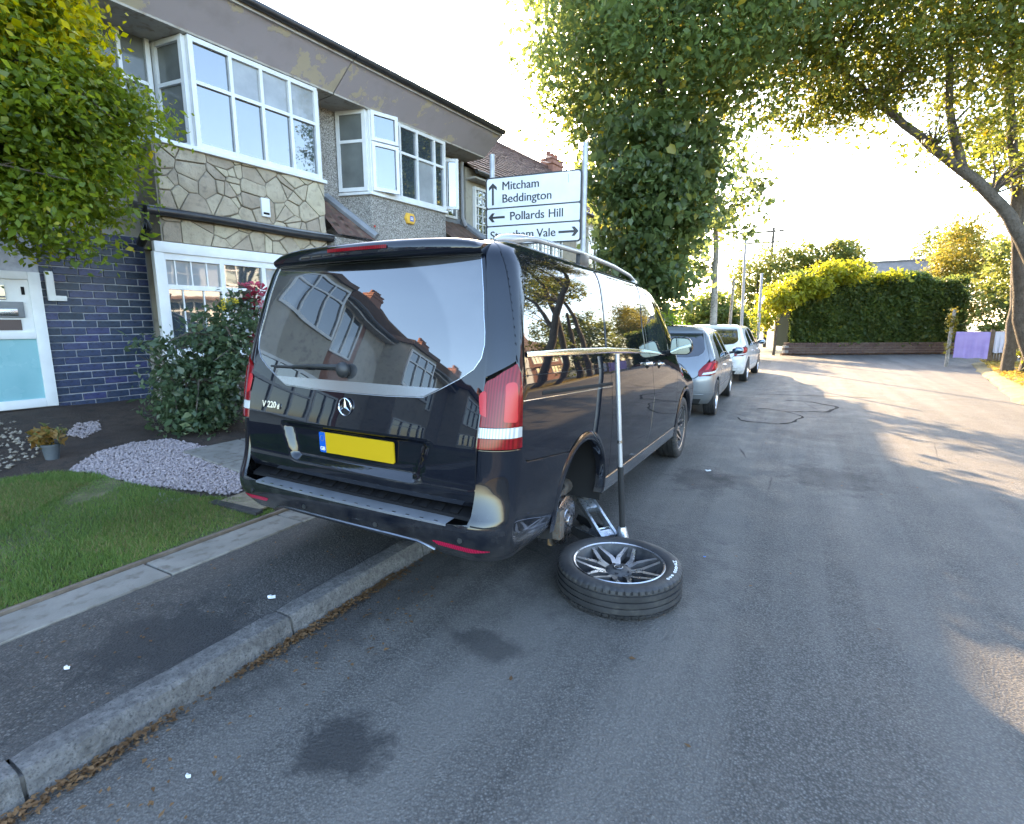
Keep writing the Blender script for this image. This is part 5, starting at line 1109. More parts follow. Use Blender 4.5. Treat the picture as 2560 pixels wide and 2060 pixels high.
# ------------------------------------------------------------ direction sign
def build_sign():
    sg = empty('direction_sign', (-3.43, 8.8, .16), (0, 0, R(8.5)), label='white road direction sign on two grey posts behind the van', cat='sign')
    # local: x along the board to the right end at x=0 ; faces -y ; z from the pavement
    M_post = rough_mat('galvanised_post', (.33, .34, .36), (.42, .43, .45), 8, .5, .1, 60, .002, metal=.3); M_sw = rough_mat('sign_white', (.66, .67, .69), (.58, .59, .61), 2.5, .4, .02, 50, .001); M_sb = plain('sign_black', (.015, .015, .017), .45)
    for x, z1 in ((.03, 4.40), (-1.68, 4.38)): MB().cyl((x, .07, -.2), (x, .07, z1), .048, 18).build('post', M_post, sg, sm=30)
    W_, z0, z1 = 1.78, 2.78, 3.97
    bp = rnd([(-W_, z0, .07), (0, z0, .07), (0, z1, .07), (-W_, z1, .07)], 6); MB().prism(bp, lambda p, d: (p[0], d, p[1]), -.006, .012).build('sign_board', M_sb, sg)
    MB().b2((-W_ + .05, .012, z1 - .3), (-.05, .03, z1 - .26)).build('stiffener', M_post, sg); MB().b2((-W_ + .05, .012, z0 + .2), (-.05, .03, z0 + .24)).build('stiffener', M_post, sg)
    rows = [(3.445, 3.945), (3.135, 3.42), (2.805, 3.11)]
    for i, (a, b) in enumerate(rows):
        pr = rnd([(-W_ + .025, a, .03 if i < 2 else .05), (-.025, a, .03 if i < 2 else .05), (-.025, b, .05 if i == 0 else .03), (-W_ + .025, b, .05 if i == 0 else .03)], 5); MB().prism(pr, lambda p, d: (p[0], d, p[1]), -.0085, -.0065).build('sign_panel', M_sw, sg)
    def arrow(cx, cz, L, rot):
        t = .036; w = .078; pts = [(-L / 2, -t / 2 * 1.1), (L / 2 - .085, -t / 2 * 1.1), (L / 2 - .125, -w), (L / 2 - .07, -w), (L / 2, 0), (L / 2 - .07, w), (L / 2 - .125, w), (L / 2 - .085, t / 2 * 1.1), (-L / 2, t / 2 * 1.1)]
        c, s = math.cos(rot), math.sin(rot); pts = [(cx + x * c - z * s, cz + x * s + z * c) for x, z in pts]; mb = MB(); mb.add([(x, -.0105, z) for x, z in pts], [tuple(range(9))]); mb.build('arrow', M_sb, sg)
    arrow(-1.64, 3.68, .38, R(90)); arrow(-1.57, 3.275, .32, R(180)); arrow(-.22, 2.955, .36, 0)
    for key, x, z in (('mitcham', -1.47, 3.80), ('beddington', -1.47, 3.585), ('pollards', -1.32, 3.275), ('hill', -1.32 + max(v.co.x for v in TXT['pollards'].vertices) + .07, 3.275), ('streatham', -1.70, 2.955), ('vale', -1.70 + max(v.co.x for v in TXT['streatham'].vertices) + .06, 2.955)):
        TXT[key].materials.clear(); TXT[key].materials.append(M_sb); link('sign_lettering', TXT[key], sg, (x, -.0105, z), (R(90), 0, 0)); link('sign_lettering', TXT[key], sg, (x + .0065, -.0112, z + .001), (R(90), 0, 0))
    MB().add([(x, -.0108, z) for x, z in [(-.24, 3.90), (-.232, 3.90), (-.228, 3.76), (-.236, 3.77)]], [(0, 1, 2, 3)]).build('scratch', plain('scratch_grey', (.25, .25, .26), .6), sg)
    return sg
build_sign()

# ------------------------------------------------------------ parked cars ahead
M_hatch = paint('grey_metallic', (.20, .215, .23), metal=.6, rough=.5, coat_rough=.12, dirt=.4)
M_wcar = paint('white_car_paint', (.7, .7, .7), metal=0, rough=.4, dirt=.6)
M_cglass = glass_dark('car_glass', (.01, .012, .014), ior=2.0)
def build_car(name, loc, rz, label, pm, kind):
    car = empty(name, loc, (0, 0, rz), label=label, cat='car')
    if kind == 'hatch':
        L, Hh, hwm = 3.97, 1.46, .87
        prof = [(.20, .78, .20), (.30, .83, .30), (.5, .86, .5), (.72, .868, .72), (.88, .862, .88), (.95, .845, .95), (1.1, .78, 1.1), (1.25, .705, 1.25), (1.36, .65, 1.36), (1.44, .58, 1.425), (1.50, .50, 1.452), (1.56, .42, 1.46)]
        rear = [(.20, .16), (.32, .06), (.45, .01), (.6, 0), (.75, .03), (.9, .11), (1.0, .19), (1.15, .33), (1.3, .47), (1.38, .56), (1.46, .70), (1.56, .88)]
        zr = [(-1, 1.46), (1.6, 1.46), (2.0, 1.45), (2.4, 1.38), (2.75, 1.22), (3.1, 1.0), (3.5, .9), (3.9, .72), (5, .7)]; wb = (.62, 3.16); rw = .30
    else:
        L, Hh, hwm = 4.35, 1.47, .89
        prof = [(.20, .80, .20), (.30, .85, .30), (.5, .88, .5), (.75, .888, .75), (.9, .88, .9), (.97, .86, .97), (1.1, .80, 1.1), (1.25, .73, 1.25), (1.37, .68, 1.37), (1.44, .62, 1.43), (1.50, .54, 1.46), (1.56, .45, 1.47)]
        rear = [(.20, .12), (.32, .04), (.45, 0), (.6, 0), (.8, .04), (.95, .10), (1.1, .22), (1.3, .42), (1.4, .52), (1.48, .66), (1.56, .8)]
        zr = [(-1, 1.47), (1.9, 1.47), (2.3, 1.45), (2.7, 1.36), (3.05, 1.18), (3.35, 1.0), (3.8, .92), (4.3, .75), (5.5, .7)]; wb = (.78, 3.42); rw = .315
    S = Surf(prof, rear, [(.2, L - .1), (.5, L), (.8, L - .03), (1.56, L - .2)], [(.2, .26), (.9, .24), (1.1, .2), (1.56, .16)], .4, zr, .62, bow=.06, barrel=.05, mid=L / 2, half=L / 2)
    vm = lambda y: .62 + (S.T - .62) * float((S.zr(y) - .62) / (S.ZT - .62))
    body = empty('body'); body.parent = car
    ar = [(wb[0], .31, rw + .05), (wb[1], .31, rw + .05)]
    u0 = lambda v, x: float(S.Uof(x, v))
    top = [(y, vm(y)) for y in np.linspace(L - .25, .9, 30)]
    gw = [(u0(1.0, .99) , 0)]
    sidep = [(.30, .24)] + circ(*ar[0], 192, -12, 14) + circ(*ar[1], 192, -12, 14) + [(L + .5, .25), (L + .5, .66)] + top + [(.86, 1.5), (.72, 1.40), (.62, 1.30), (.52, 1.15), (.44, 1.0), (.36, .9), (.26, .82), (.12, .70), (.08, .5), (.14, .3)]
    w1 = rnd([(.78 if kind == 'hatch' else .72, .95, .05), (.98, 1.30, .12), (1.42, 1.385, .05), (1.55, .95, .02)]); w2 = rnd([(1.62, .95, .02), (1.50, 1.39, .04), (2.05, 1.385, .1), (2.45, 1.22, .1), (2.78, .98, .05), (2.78, .95)])
    panel('body_side', S.side, sidep, pm, body, holes=[w1, w2], step=.06, mirror=True)
    panel('side_window', S.side, w1, M_cglass, car, step=.08, off=-.006, mirror=True); panel('side_window', S.side, w2, M_cglass, car, step=.08, off=-.006, mirror=True)
    strip('window_trim', S.side, [(.76, .938), (1.6, .938), (2.8, .938)], .02, M_plastic, body, off=.003, mirror=True)
    strip('door_seam', S.side, [(1.585, .945), (1.60, .6), (1.52, .32)], .008, M_gap, body, off=0., thick=.001, mirror=True); strip('door_seam', S.side, [(2.85, .9), (2.82, .5), (2.75, .32)], .008, M_gap, body, off=0., thick=.001, mirror=True); strip('door_seam', S.side, [(.80, .93), (.98, .72), (.95, .5)], .008, M_gap, body, off=0., thick=.001, mirror=True)
    strip('sill_trim', S.side, [(1.05, .25), (2.75, .25)], .05, M_silver, body, off=.004, mirror=True)
    # rear end
    E = lambda v: float(np.interp(v, [.2, .7, .82, .9, 1.0, 1.15, 1.3, 1.4, 1.5], [1.02, 1.0, .86, .80, .745, .69, .63, .60, .56]))
    rl = lambda a, b, n=8: [(E(v), v) for v in np.linspace(a, b, n)]
    half = rl(.24, .70, 4); bumper = half + [(.62, .70), (.56, .66)]; bpoly = bumper + [(-x, v) for x, v in bumper[::-1]]
    bu = panel('rear_bumper', S.tail, bpoly, pm, car, step=.05, off=.006)
    strip('bumper_line', S.tail, [(-.7, .40), (.7, .40)], .03, pm, bu, off=.006, thick=.012); panel('bumper_valance', S.tail, [(-.62, .245), (.62, .245), (.66, .33), (-.66, .33)], M_plastic, bu, step=.06, off=.012)
    gate_h = [(.55, .668), (.61, .708)] + [(E(v) - .012, v) for v in (.9, 1.0, 1.15, 1.3, 1.42, 1.5)]
    gate_h = [(.55, .668), (.60, .705), (.62, .80), (.70, .89)] + [(E(v) - .012, v) for v in (.96, 1.05, 1.15, 1.3, 1.42, 1.5)]
    gg = [(.0, .985), (.40, .985), (.56, 1.01), (.63, 1.06), (.645, 1.12), (.60, 1.27), (.565, 1.375)]; gpoly = gg + [(-x, v) for x, v in gg[:0:-1]]
    gt = panel('tailgate', S.tail, gate_h + [(-x, v) for x, v in gate_h[::-1]], pm, car, holes=[gpoly], step=.05)
    panel('rear_window', S.tail, gpoly, M_cglass, gt, step=.06, off=-.004)
    for sg in (1, -1):
        # pillar beside the tailgate
        pil = [(E(v), v) for v in (.92, 1.0, 1.15, 1.3, 1.42, 1.5)] + [(E(v) + .22, v) for v in (1.5, 1.42, 1.3, 1.15, 1.0)]
        panel('rear_pillar', S.tail, [(sg * x, v) for x, v in pil], pm, body, step=.05, off=.001, flip=False)
        lp = rnd([(.60, .77, .03), (.62, .69, .02), (.90, .73, .03), (1.10, .80, .06), (1.06, .91, .05), (.86, .945, .08), (.70, .90, .06)]); ll = empty('tail_lamp'); ll.parent = car
        panel('red_lens', S.tail, [(sg * x, v) for x, v in lp], M_red, ll, step=.04, off=.010)
        for k in range(3): 
            a = [(.70 + .11 * k, .79 + .012 * k), (.76 + .11 * k, .80 + .012 * k), (.80 + .10 * k, .90), (.76 + .10 * k, .905)]; panel('light_claw', S.tail, [(sg * x, v) for x, v in a], M_redin, ll, step=.04, off=.013, rim=.002)
        panel('clear_lens', S.tail, [(sg * x, v) for x, v in [(.66, .715), (.95, .755), (1.07, .795), (1.05, .815), (.90, .78), (.68, .75)]], M_clear, ll, step=.04, off=.013, rim=.002)
    sp = [(-.56, 1.38), (.56, 1.38), (.56, 1.5), (-.56, 1.5)]
    panel('spoiler', S.tail, sp, pm, gt, step=.05, off=.03, rim=.05)
    mb = MB(); mb.tube([(0, .9, 1.50), (0, .84, 1.68)], [.006, .003], 5); mb.build('roof_aerial', M_plastic, body)
    npl = rnd([(-.26, .50, .01), (.26, .50, .01), (.26, .605, .01), (-.26, .605, .01)], 3); panel('number_plate', S.tail, npl, M_yellow, car, step=.1, off=.014, rim=.008)
    def ce(y0, y1, n=14): return [(float(S.W(y, S.T)), float(y)) for y in np.linspace(y0, y1, n)]
    us = np.linspace(float(S.Uof(0, S.T)), float(S.rear(S.T) + S.rc(S.T)), 14); rp = S.side(us, np.full(14, S.T)); re_ = [(float(p[0]), float(p[1])) for p in rp[1:-1]]
    ys = 2.15 if kind == 'hatch' else 2.4; yb = 3.05 if kind == 'hatch' else 3.35
    r = re_ + ce(float(S.rear(S.T) + S.rc(S.T)), ys); panel('roof', lambda x, y: S.cap(x, y, .04), r + [(-x, y) for x, y in r[::-1]], pm, body, step=.1, rim=0)
    r = ce(ys, yb); panel('windscreen', lambda x, y: S.cap(x, y, .05), r + [(-x, y) for x, y in r[::-1]], M_cglass, car, step=.12, rim=0)
    r = ce(yb, L - .25); panel('bonnet', lambda x, y: S.cap(x, y, .06), r + [(-x, y) for x, y in r[::-1]], pm, car, step=.12, rim=0)
    panel('roof_end', S.tail, [(-.56, 1.5), (.56, 1.5), (.42, 1.56), (-.42, 1.56)], pm, body, step=.05, rim=0)
    inner = [(.25, .35)] + circ(*ar[0][:2], ar[0][2] + .03, 190, -10, 12) + circ(*ar[1][:2], ar[1][2] + .03, 190, -10, 12) + [(L - .3, .3), (L - .3, .6), (2.9, .9), (2.4, 1.2), (1.6, 1.36), (.95, 1.34), (.6, 1.0), (.3, .7)]
    panel('inner_shell', S.side, inner, M_gap, body, step=.12, off=-.03, rim=0, mirror=True); panel('inner_shell', S.tail, [(-.85, .3), (.85, .3), (.8, .9), (.6, 1.4), (.4, 1.55), (-.4, 1.55), (-.6, 1.4), (-.8, .9)], M_gap, body, step=.12, off=-.04, rim=0)
    MB().b2((-.62, .3, .2), (.62, L - .4, .4)).build('underbody', M_dark, body)
    for (cy_, cz, r_) in ar:
        for sg in (1, -1):
            mb = MB(); pts = []
            for i in range(19):
                t = R(-12 + 204 * i / 18)
                for x, rr_ in ((.82, r_ + .005), (.5, r_ + .02), (.5, .01)): pts.append((sg * x, cy_ + rr_ * math.cos(t), cz + rr_ * math.sin(t)))
            mb.add(pts, [(i * 3 + k, i * 3 + k + 1, i * 3 + k + 4, i * 3 + k + 3) for i in range(18) for k in range(2)]); mb.build('arch_liner', M_dark, body, sm=40)
            wheel('car_wheel', car, (sg * (hwm - .115), cy_, rw + .005), spokes=6, Rt=rw, Rr=rw * .68, width=.2, rot=(.3, 0, 0 if sg > 0 else math.pi), detail=False, silver=M_rimcut)
    for y in (1.75, 2.62) if False else (1.42, 2.55):
        for sg in (1, -1): P = S.side(np.array(y), np.array(.80)); MB().tube([(sg * (P[0] - .004), y - .08, .80), (sg * (P[0] + .016), y - .04, .802), (sg * (P[0] + .016), y + .04, .802), (sg * (P[0] - .004), y + .08, .80)], .012, 6).build('door_handle', M_chrome, car, sm=40)
    for sg in (1, -1):
        mr = empty('door_mirror'); mr.parent = car; mb = MB(); mb.sphere((sg * .98, 2.62, 1.0), (.11, .07, .075), 14, 10); mb.build('mirror_housing', pm, mr, sm=40); MB().tube([(sg * .82, 2.66, .95), (sg * .92, 2.64, .97)], .025, 6).build('mirror_arm', M_plastic, mr)
        MB().sphere((sg * .98, 2.565, 1.0), (.09, .02, .06), 12, 8).build('mirror_glass', MATS['mirror_glass'], mr, sm=40)
    return car
build_car('hatchback', (-1.93, 8.62, 0), R(1.0), 'matte grey hatchback parked directly in front of the van', M_hatch, 'hatch')
build_car('parked_car', (-1.95, 14.3, 0), R(-2), 'white car parked in front of the grey hatchback', M_wcar, 'white')
# ------------------------------------------------------------ vegetation
def leaves(n, pos, size, up=.35, out=None, kind=4, droop=.15):
    """leaf geometry at positions pos (n,3): returns verts, faces(tri)"""
    pos = np.asarray(pos); n = len(pos)
    nr = rng.normal(0, 1, (n, 3)); nr[:, 2] += up * 2
    if out is not None: nr += out * 1.1
    nr /= np.linalg.norm(nr, axis=1, keepdims=True)
    t = rng.normal(0, 1, (n, 3)); t[:, 2] -= droop * 3; t -= nr * np.sum(t * nr, 1, keepdims=True); t /= np.linalg.norm(t, axis=1, keepdims=True); b = np.cross(nr, t)
    s = (size * np.clip(rng.lognormal(-.05, .34, n), .4, 1.9))[:, None]
    if kind == 4:
        P = [pos - t * s, pos + b * s * .55 + nr * s * .12, pos + t * s, pos - b * s * .55 + nr * s * .12]; F = [(0, 1, 2), (0, 2, 3)]
    else:
        P = [pos - t * s * .75, pos - t * s * .9 + b * s * .42 + nr * s * .08, pos - t * s * .15 + b * s * .72 + nr * s * .13, pos + t * s * 1.05 - nr * s * .2, pos - t * s * .15 - b * s * .72 + nr * s * .13, pos - t * s * .9 - b * s * .42 + nr * s * .08]; F = [(0, 3, 1), (1, 3, 2), (0, 5, 3), (5, 4, 3)]
    k = len(P); V = np.stack(P, 1).reshape(-1, 3); F = (np.array(F)[None] + (np.arange(n) * k)[:, None, None]).reshape(-1, 3)
    return V, F
def crown_pts(ells, n, clump=.35, per=38, shell=.55, cut=None):
    """leaf positions in clumps through a set of ellipsoids (centre, radii, weight)"""
    w = np.array([e[2] if len(e) > 2 else e[1][0] * e[1][1] * e[1][2] for e in ells], float); w /= w.sum(); out = []; dirs = []
    for e, ww in zip(ells, w):
        c, r = np.array(e[0], float), np.array(e[1], float); m = max(4, int(n * ww / per)); d = rng.normal(0, 1, (m, 3)); d /= np.linalg.norm(d, axis=1, keepdims=True)
        rad = (shell + (1 - shell) * rng.uniform(0, 1, m) ** .7) if shell < 1 else np.ones(m); rad = np.where(rng.uniform(0, 1, m) < .25, rad * rng.uniform(.3, 1, m), rad); rad *= 1 + rng.normal(0, .06, m)
        cc = c + d * r * rad[:, None]; k = per; cl = clump * rng.uniform(.6, 1.4, m)
        p = cc[:, None] + rng.normal(0, 1, (m, k, 3)) * cl[:, None, None] * np.array([1, 1, .7]) * .55; out.append(p.reshape(-1, 3)); dirs.append(np.repeat(d, k, 0))
    P, D = np.concatenate(out), np.concatenate(dirs)
    if cut is not None: k = cut(P); P, D = P[k], D[k]
    return P, D
def crown(name, ells, n, size, mat, parent, clump=.35, per=38, shell=.55, kind=4, up=.35, droop=.15, cut=None, off=(0, 0, 0)):
    P, D = crown_pts(ells, n, clump, per, shell, cut); V, F = leaves(len(P), P, size, up, D * .5, kind, droop)
    return link(name, npmesh(name, V - np.array(off), F, mat), parent)
M_bark = rough_mat('bark', (.075, .06, .045), (.12, .10, .08), 9, .95, .9, 30, .03, c3=(.05, .045, .035)); M_pale = rough_mat('pale_bark', (.36, .34, .31), (.24, .22, .2), 6, .9, .5, 30, .015, c3=(.08, .07, .06))
def limb(mb, pts, r0, r1, n=10, wob=.03):
    P = []; m = len(pts)
    for i in range(m - 1):
        a, b = Vector(pts[i]), Vector(pts[i + 1])
        for k in range(4): P.append(a.lerp(b, k / 4) + Vector((random.uniform(-wob, wob), random.uniform(-wob, wob), 0)))
    P.append(Vector(pts[-1])); mb.tube(P, [r0 + (r1 - r0) * (i / (len(P) - 1)) ** .8 for i in range(len(P))], n)
def twigs(mb, ells, origin, n, r=.02):
    for _ in range(n):
        e = random.choice(ells); c, rr_ = Vector(e[0]), Vector(e[1]); d = Vector((random.gauss(0, 1), random.gauss(0, 1), random.gauss(.2, 1))).normalized(); end = c + Vector((d.x * rr_.x, d.y * rr_.y, d.z * rr_.z)) * random.uniform(.6, .95)
        o = Vector(origin(end)); mid = o.lerp(end, .5) + Vector((random.uniform(-.2, .2), random.uniform(-.2, .2), random.uniform(.0, .3))); mb.tube([o, o.lerp(mid, .5) + Vector((0, 0, .05)), mid, end], [r, r * .8, r * .6, r * .2], 5, cap=False)
def tree(name, base_p, label, trunks, ells, n, size, mat, bark=None, cat='tree', group=None, tw=20, org=None, **k):
    e = empty(name, base_p, label=label, cat=cat, group=group); B = Vector(base_p)
    mb = MB()
    for pts, r0, r1 in trunks: limb(mb, pts, r0, r1)
    mb.v = [(x - B.x, y - B.y, z - B.z) for x, y, z in mb.v]
    if trunks: mb.build('trunk', bark or M_bark, e, sm=60)
    if tw:
        mb = MB(); top = trunks[0][0]; twigs(mb, ells, org or (lambda q: min((Vector(p) for p in top[1:]), key=lambda p: (p - Vector(q)).length)), tw); mb.v = [(x - B.x, y - B.y, z - B.z) for x, y, z in mb.v]; mb.build('branches', bark or M_bark, e, sm=60)
    crown('crown', ells, n, size, mat, e, off=base_p, **k)
    return e
L_lime = leaf_mat('lime_leaf', (.06, .092, .036), (.09, .13, .045), (.28, .25, .03), .55, .35, .5)
L_limeup = leaf_mat('lime_leaf_upper', (.062, .10, .036), (.098, .14, .04), (.30, .25, .03), .5, .45, .3)
L_right = leaf_mat('right_tree_leaf', (.06, .088, .018), (.095, .118, .02), (.25, .21, .02), .45, .45, .3)
L_bush = leaf_mat('privet_leaf', (.07, .12, .016), (.13, .18, .018), (.36, .31, .02), .55, .35, .4)
L_rose = leaf_mat('rose_leaf', (.045, .075, .04), (.07, .105, .052), (.16, .18, .08), .4, .35, .45)
L_hedge = leaf_mat('hedge_leaf', (.05, .08, .02), (.075, .11, .025), (.2, .2, .03), .45, .5, .3)
L_gold = leaf_mat('golden_leaf', (.12, .15, .015), (.20, .22, .02), (.06, .09, .02), .5, .45, .3)
L_bg = leaf_mat('far_leaf', (.06, .09, .025), (.10, .12, .03), (.2, .18, .04), .45, .5, .2)
L_con = leaf_mat('conifer_leaf', (.10, .11, .02), (.16, .15, .025), (.22, .2, .03), .4, .5, .2)
# street lime in front of the houses
lime_lo = [((-2.95, 11.5, 3.5), (1.2, 1.2, 1.5)), ((-2.75, 11.4, 2.3), (.8, .8, .7)), ((-2.95, 11.5, 4.8), (1.45, 1.4, 1.2)), ((-2.5, 11.4, 3.9), (1.0, 1.0, .6))]
lime_up = [((-2.9, 11.9, 7.6), (3.0, 3.0, 2.7)), ((-4.6, 11.9, 6.6), (1.35, 1.3, 1.1)), ((-1.3, 11.8, 6.9), (1.5, 1.5, 1.3)), ((-3.2, 11.8, 9.6), (2.5, 2.5, 1.9))]
lt = tree('lime_tree', (-2.78, 11.5, .1), 'tall lime tree with leafy trunk growing at the kerb beyond the direction sign', [([(-2.78, 11.5, 0), (-2.76, 11.5, 1.5), (-2.8, 11.55, 4), (-2.9, 11.7, 7.5), (-2.95, 11.8, 10)], .21, .05)], lime_up, 72000, .058, L_limeup, tw=46, clump=.5, shell=.5, group=None)
crown('trunk_shoots', lime_lo, 19000, .064, L_lime, lt, clump=.33, per=24, shell=.5, kind=6, up=.15, droop=.45, off=(-2.78, 11.5, .1))
# big tree on the right
rt_e = [((1.7, 13.4, 7.4), (2.6, 2.4, 1.7)), ((.1, 13.2, 6.1), (1.35, 1.3, .95)), ((2.35, 13.2, 5.0), (.85, .8, .5)), ((3.4, 13.8, 6.6), (1.4, 1.7, 2.0)), ((-.3, 13.3, 7.8), (1.7, 1.5, 1.3)), ((1.0, 13.2, 6.0), (1.1, 1.1, .7)), ((4.4, 13.6, 4.6), (.9, .9, .8)), ((3.6, 13.6, 4.4), (.5, .5, .4)), ((2.0, 13.5, 9.4), (3.2, 2.6, 1.5))]
tree('leaning_tree', (4.95, 13.6, .0), 'large leaning tree overhanging the road from the right verge', [([(4.95, 13.6, -.05), (4.35, 13.5, 1.6), (3.62, 13.5, 3.08), (3.05, 13.5, 3.95), (2.05, 13.5, 4.95), (1.1, 13.5, 5.9), (.2, 13.4, 6.8)], .18, .045), ([(4.5, 14.3, -.05), (3.95, 14.2, 1.6), (3.6, 14.1, 3.6), (3.3, 14.0, 5.3), (3.0, 13.9, 7.5)], .14, .06), ([(2.6, 13.5, 4.4), (2.2, 13.4, 5.6), (2.0, 13.3, 7.4)], .1, .04), ([(3.6, 13.5, 3.1), (3.75, 13.4, 4.2), (4.3, 13.5, 5.2)], .09, .03)], rt_e, 95000, .042, L_right, tw=90, clump=.34, shell=.35)
# evergreen shrub at the porch
Hm = Matrix.Rotation(HA, 4, 'Z')
def hp(w, u, z): return tuple(Hm @ Vector((w, u, z)))
be = [(hp(-6.55, 1.25, 3.45), (.85, 1.38, 1.1)), (hp(-6.6, .7, 4.5), (.9, 1.4, 1.0)), (hp(-6.5, 1.75, 2.75), (.6, .7, .62)), (hp(-6.5, 2.2, 3.55), (.5, .62, .6)), (hp(-6.5, 1.65, 4.3), (.5, .55, .6))]
tree('evergreen_shrub', hp(-6.6, .35, .45), 'tall dense evergreen shrub with sunlit yellow painted into its top leaves in front of the porch', [([hp(-6.6, .35, .4), hp(-6.6, .5, 1.5), hp(-6.6, .9, 2.6), hp(-6.6, 1.2, 3.6), hp(-6.6, 1.3, 4.3)], .09, .03)], be, 70000, .032, L_bush, cat='shrub', tw=40, clump=.2, per=46, shell=.45, cut=lambda P: P[:, 2] > 2.0)
crown('painted_sun_leaves', [(hp(-6.5, .9, 4.45), (.95, 1.35, .75)), (hp(-6.45, 1.7, 4.1), (.55, .65, .6))], 15000, .034, leaf_mat('painted_sun_leaf', (.20, .22, .012), (.34, .33, .015), (.45, .38, .03), .5, .4, .3), bpy.data.objects['evergreen_shrub'], clump=.2, per=30, shell=.8, off=hp(-6.6, .35, .45))  # yellower leaf layer: sunlight on the shrub's top, put into the leaf colour
# rose bush
re_ = [(hp(-6.2, 2.88, .98), (.45, .46, .55)), (hp(-6.2, 3.15, 1.38), (.36, .34, .42)), (hp(-6.2, 2.48, .80), (.3, .24, .3)), (hp(-6.2, 2.35, 1.28), (.22, .2, .15)), (hp(-6.25, 3.42, 1.55), (.2, .2, .45)), (hp(-6.2, 2.75, .55), (.5, .5, .25))]
rb = tree('rose_bush', hp(-6.2, 2.9, .38), 'leafy rose bush with dark red flowers in front of the bay window', [([hp(-6.2, 2.9, .35), hp(-6.2, 2.95, .8), hp(-6.2, 3.1, 1.3), hp(-6.25, 3.45, 1.9)], .02, .006), ([hp(-6.2, 2.85, .35), hp(-6.2, 2.6, .8), hp(-6.2, 2.35, 1.25)], .018, .005)], re_, 7500, .034, L_rose, cat='bush', tw=24, clump=.15, per=26, shell=.4)
M_petal = rough_mat('rose_petal', (.24, .012, .035), (.34, .03, .07), 20, .6, .2, 60, .003)
def blossom(c, s, mt=None, nm='blossom'):
    mb = MB()
    for ring, (k, rr_, tl) in enumerate(((5, .35, .9), (6, .7, .55), (7, 1.0, .25))):
        for i in range(k):
            a = 6.283 * i / k + ring; d = Vector((math.cos(a), math.sin(a), tl)).normalized(); t = Vector((-math.sin(a), math.cos(a), 0)); o = Vector((math.cos(a), math.sin(a), 0)) * rr_ * .2 * s; mb.add([o, o + d * s * rr_ + t * s * .35 * rr_, o + d * s * rr_ * 1.15, o + d * s * rr_ - t * s * .35 * rr_], [(0, 1, 2, 3)])
    M3 = rot_to((random.uniform(-.5, .9), random.uniform(-.9, .2), random.uniform(.2, 1))); mb.v = [tuple(M3 @ Vector(v)) for v in mb.v]; mb.build(nm, mt or M_petal, rb, loc=Vector(c) - Vector(hp(-6.2, 2.9, .38)))
for u, z in ((3.46, 1.98), (3.52, 1.93), (3.43, 1.90), (3.56, 1.86), (3.48, 1.80), (3.53, 1.74), (3.44, 1.70), (3.5, 1.64), (3.56, 1.58), (3.40, 1.36), (3.46, 1.30), (3.52, 1.02), (3.42, .98), (3.5, .93), (3.38, 1.84), (3.36, 1.95)): blossom(hp(-6.15 + random.uniform(-.06, .1), u, z), .068 * random.uniform(.8, 1.2))
M_yb = plain('yellow_bloom', (.5, .36, .01), .6)
for u, z in ((3.1, 1.78), (3.16, 1.74), (3.05, 1.72), (3.2, 1.79)): blossom(hp(-6.1, u, z), .038, M_yb, 'yellow_bloom')
# potted plant
pot = empty('plant_pot', (-5.78, 1.98, ground_z(-5.78, 1.98)), label='small grey plant pot with a reddish seedling beside the lawn', cat='plant pot')
MB().revolve([(.001, 0), (.05, 0), (.066, .12), (.072, .12), (.072, .14), (.062, .14), (.058, .12), (.001, .115)], 24, 'z').build('pot', rough_mat('grey_pot', (.055, .065, .075), (.08, .09, .10), 9, .7, .2), pot, sm=35)
crown('foliage', [((0, 0, .22), (.12, .12, .09))], 260, .03, leaf_mat('seedling_leaf', (.10, .12, .03), (.2, .12, .03), (.35, .12, .02), .3), pot, clump=.05, per=13, shell=.3)
# hedge at the end of the street with its wall
hd = Vector((7.8, 5.4, 0)).normalized(); hn = Vector((hd.y, -hd.x, 0)); H0 = Vector((-.6, 28.9, 0)); HL = 9.3
hg = empty('hedge', H0, (0, 0, math.atan2(hd.y, hd.x)), label='tall clipped dark green hedge closing the end of the street', cat='hedge')
HT = lambda s: 3.68 + .12 * math.sin(s * 1.3) + .1 * math.sin(s * 3.1) - .9 * max(0, (s - 8.4)) ** 1.2
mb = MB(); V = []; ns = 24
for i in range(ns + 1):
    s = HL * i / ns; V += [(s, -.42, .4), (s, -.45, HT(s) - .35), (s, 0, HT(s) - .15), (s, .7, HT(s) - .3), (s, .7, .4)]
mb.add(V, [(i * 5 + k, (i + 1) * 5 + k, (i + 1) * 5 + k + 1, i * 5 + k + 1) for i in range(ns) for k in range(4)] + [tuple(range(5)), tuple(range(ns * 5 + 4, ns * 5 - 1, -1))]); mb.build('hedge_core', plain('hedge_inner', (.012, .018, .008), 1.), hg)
n = 42000; s = rng.uniform(0, HL, n); top = rng.uniform(0, 1, n) < .22; hts = np.array([HT(x) for x in s]); zz = np.where(top, hts + rng.normal(-.05, .1, n), rng.uniform(.10, 1, n) * hts); yy = np.where(top, rng.uniform(-.6, .7, n), -.52 + rng.normal(0, .09, n) + .05 * np.sin(s * 4) * np.sin(zz * 3)); Pn = np.stack([s, yy, zz], 1)
ef = rng.uniform(0, 1, n) < .05; Pn[ef, 0] = rng.normal(HL, .1, ef.sum()); Pn[ef, 1] = rng.uniform(-.5, .7, ef.sum())
V, F = leaves(n, Pn, .075, .2, np.array([0, -.6, .3])); link('foliage', npmesh('foliage', V, F, L_hedge), hg)
lwall = empty('low_wall', H0 - hn * -.62, (0, 0, math.atan2(hd.y, hd.x)), label='low brown brick wall running along the foot of the tall hedge', cat='wall')
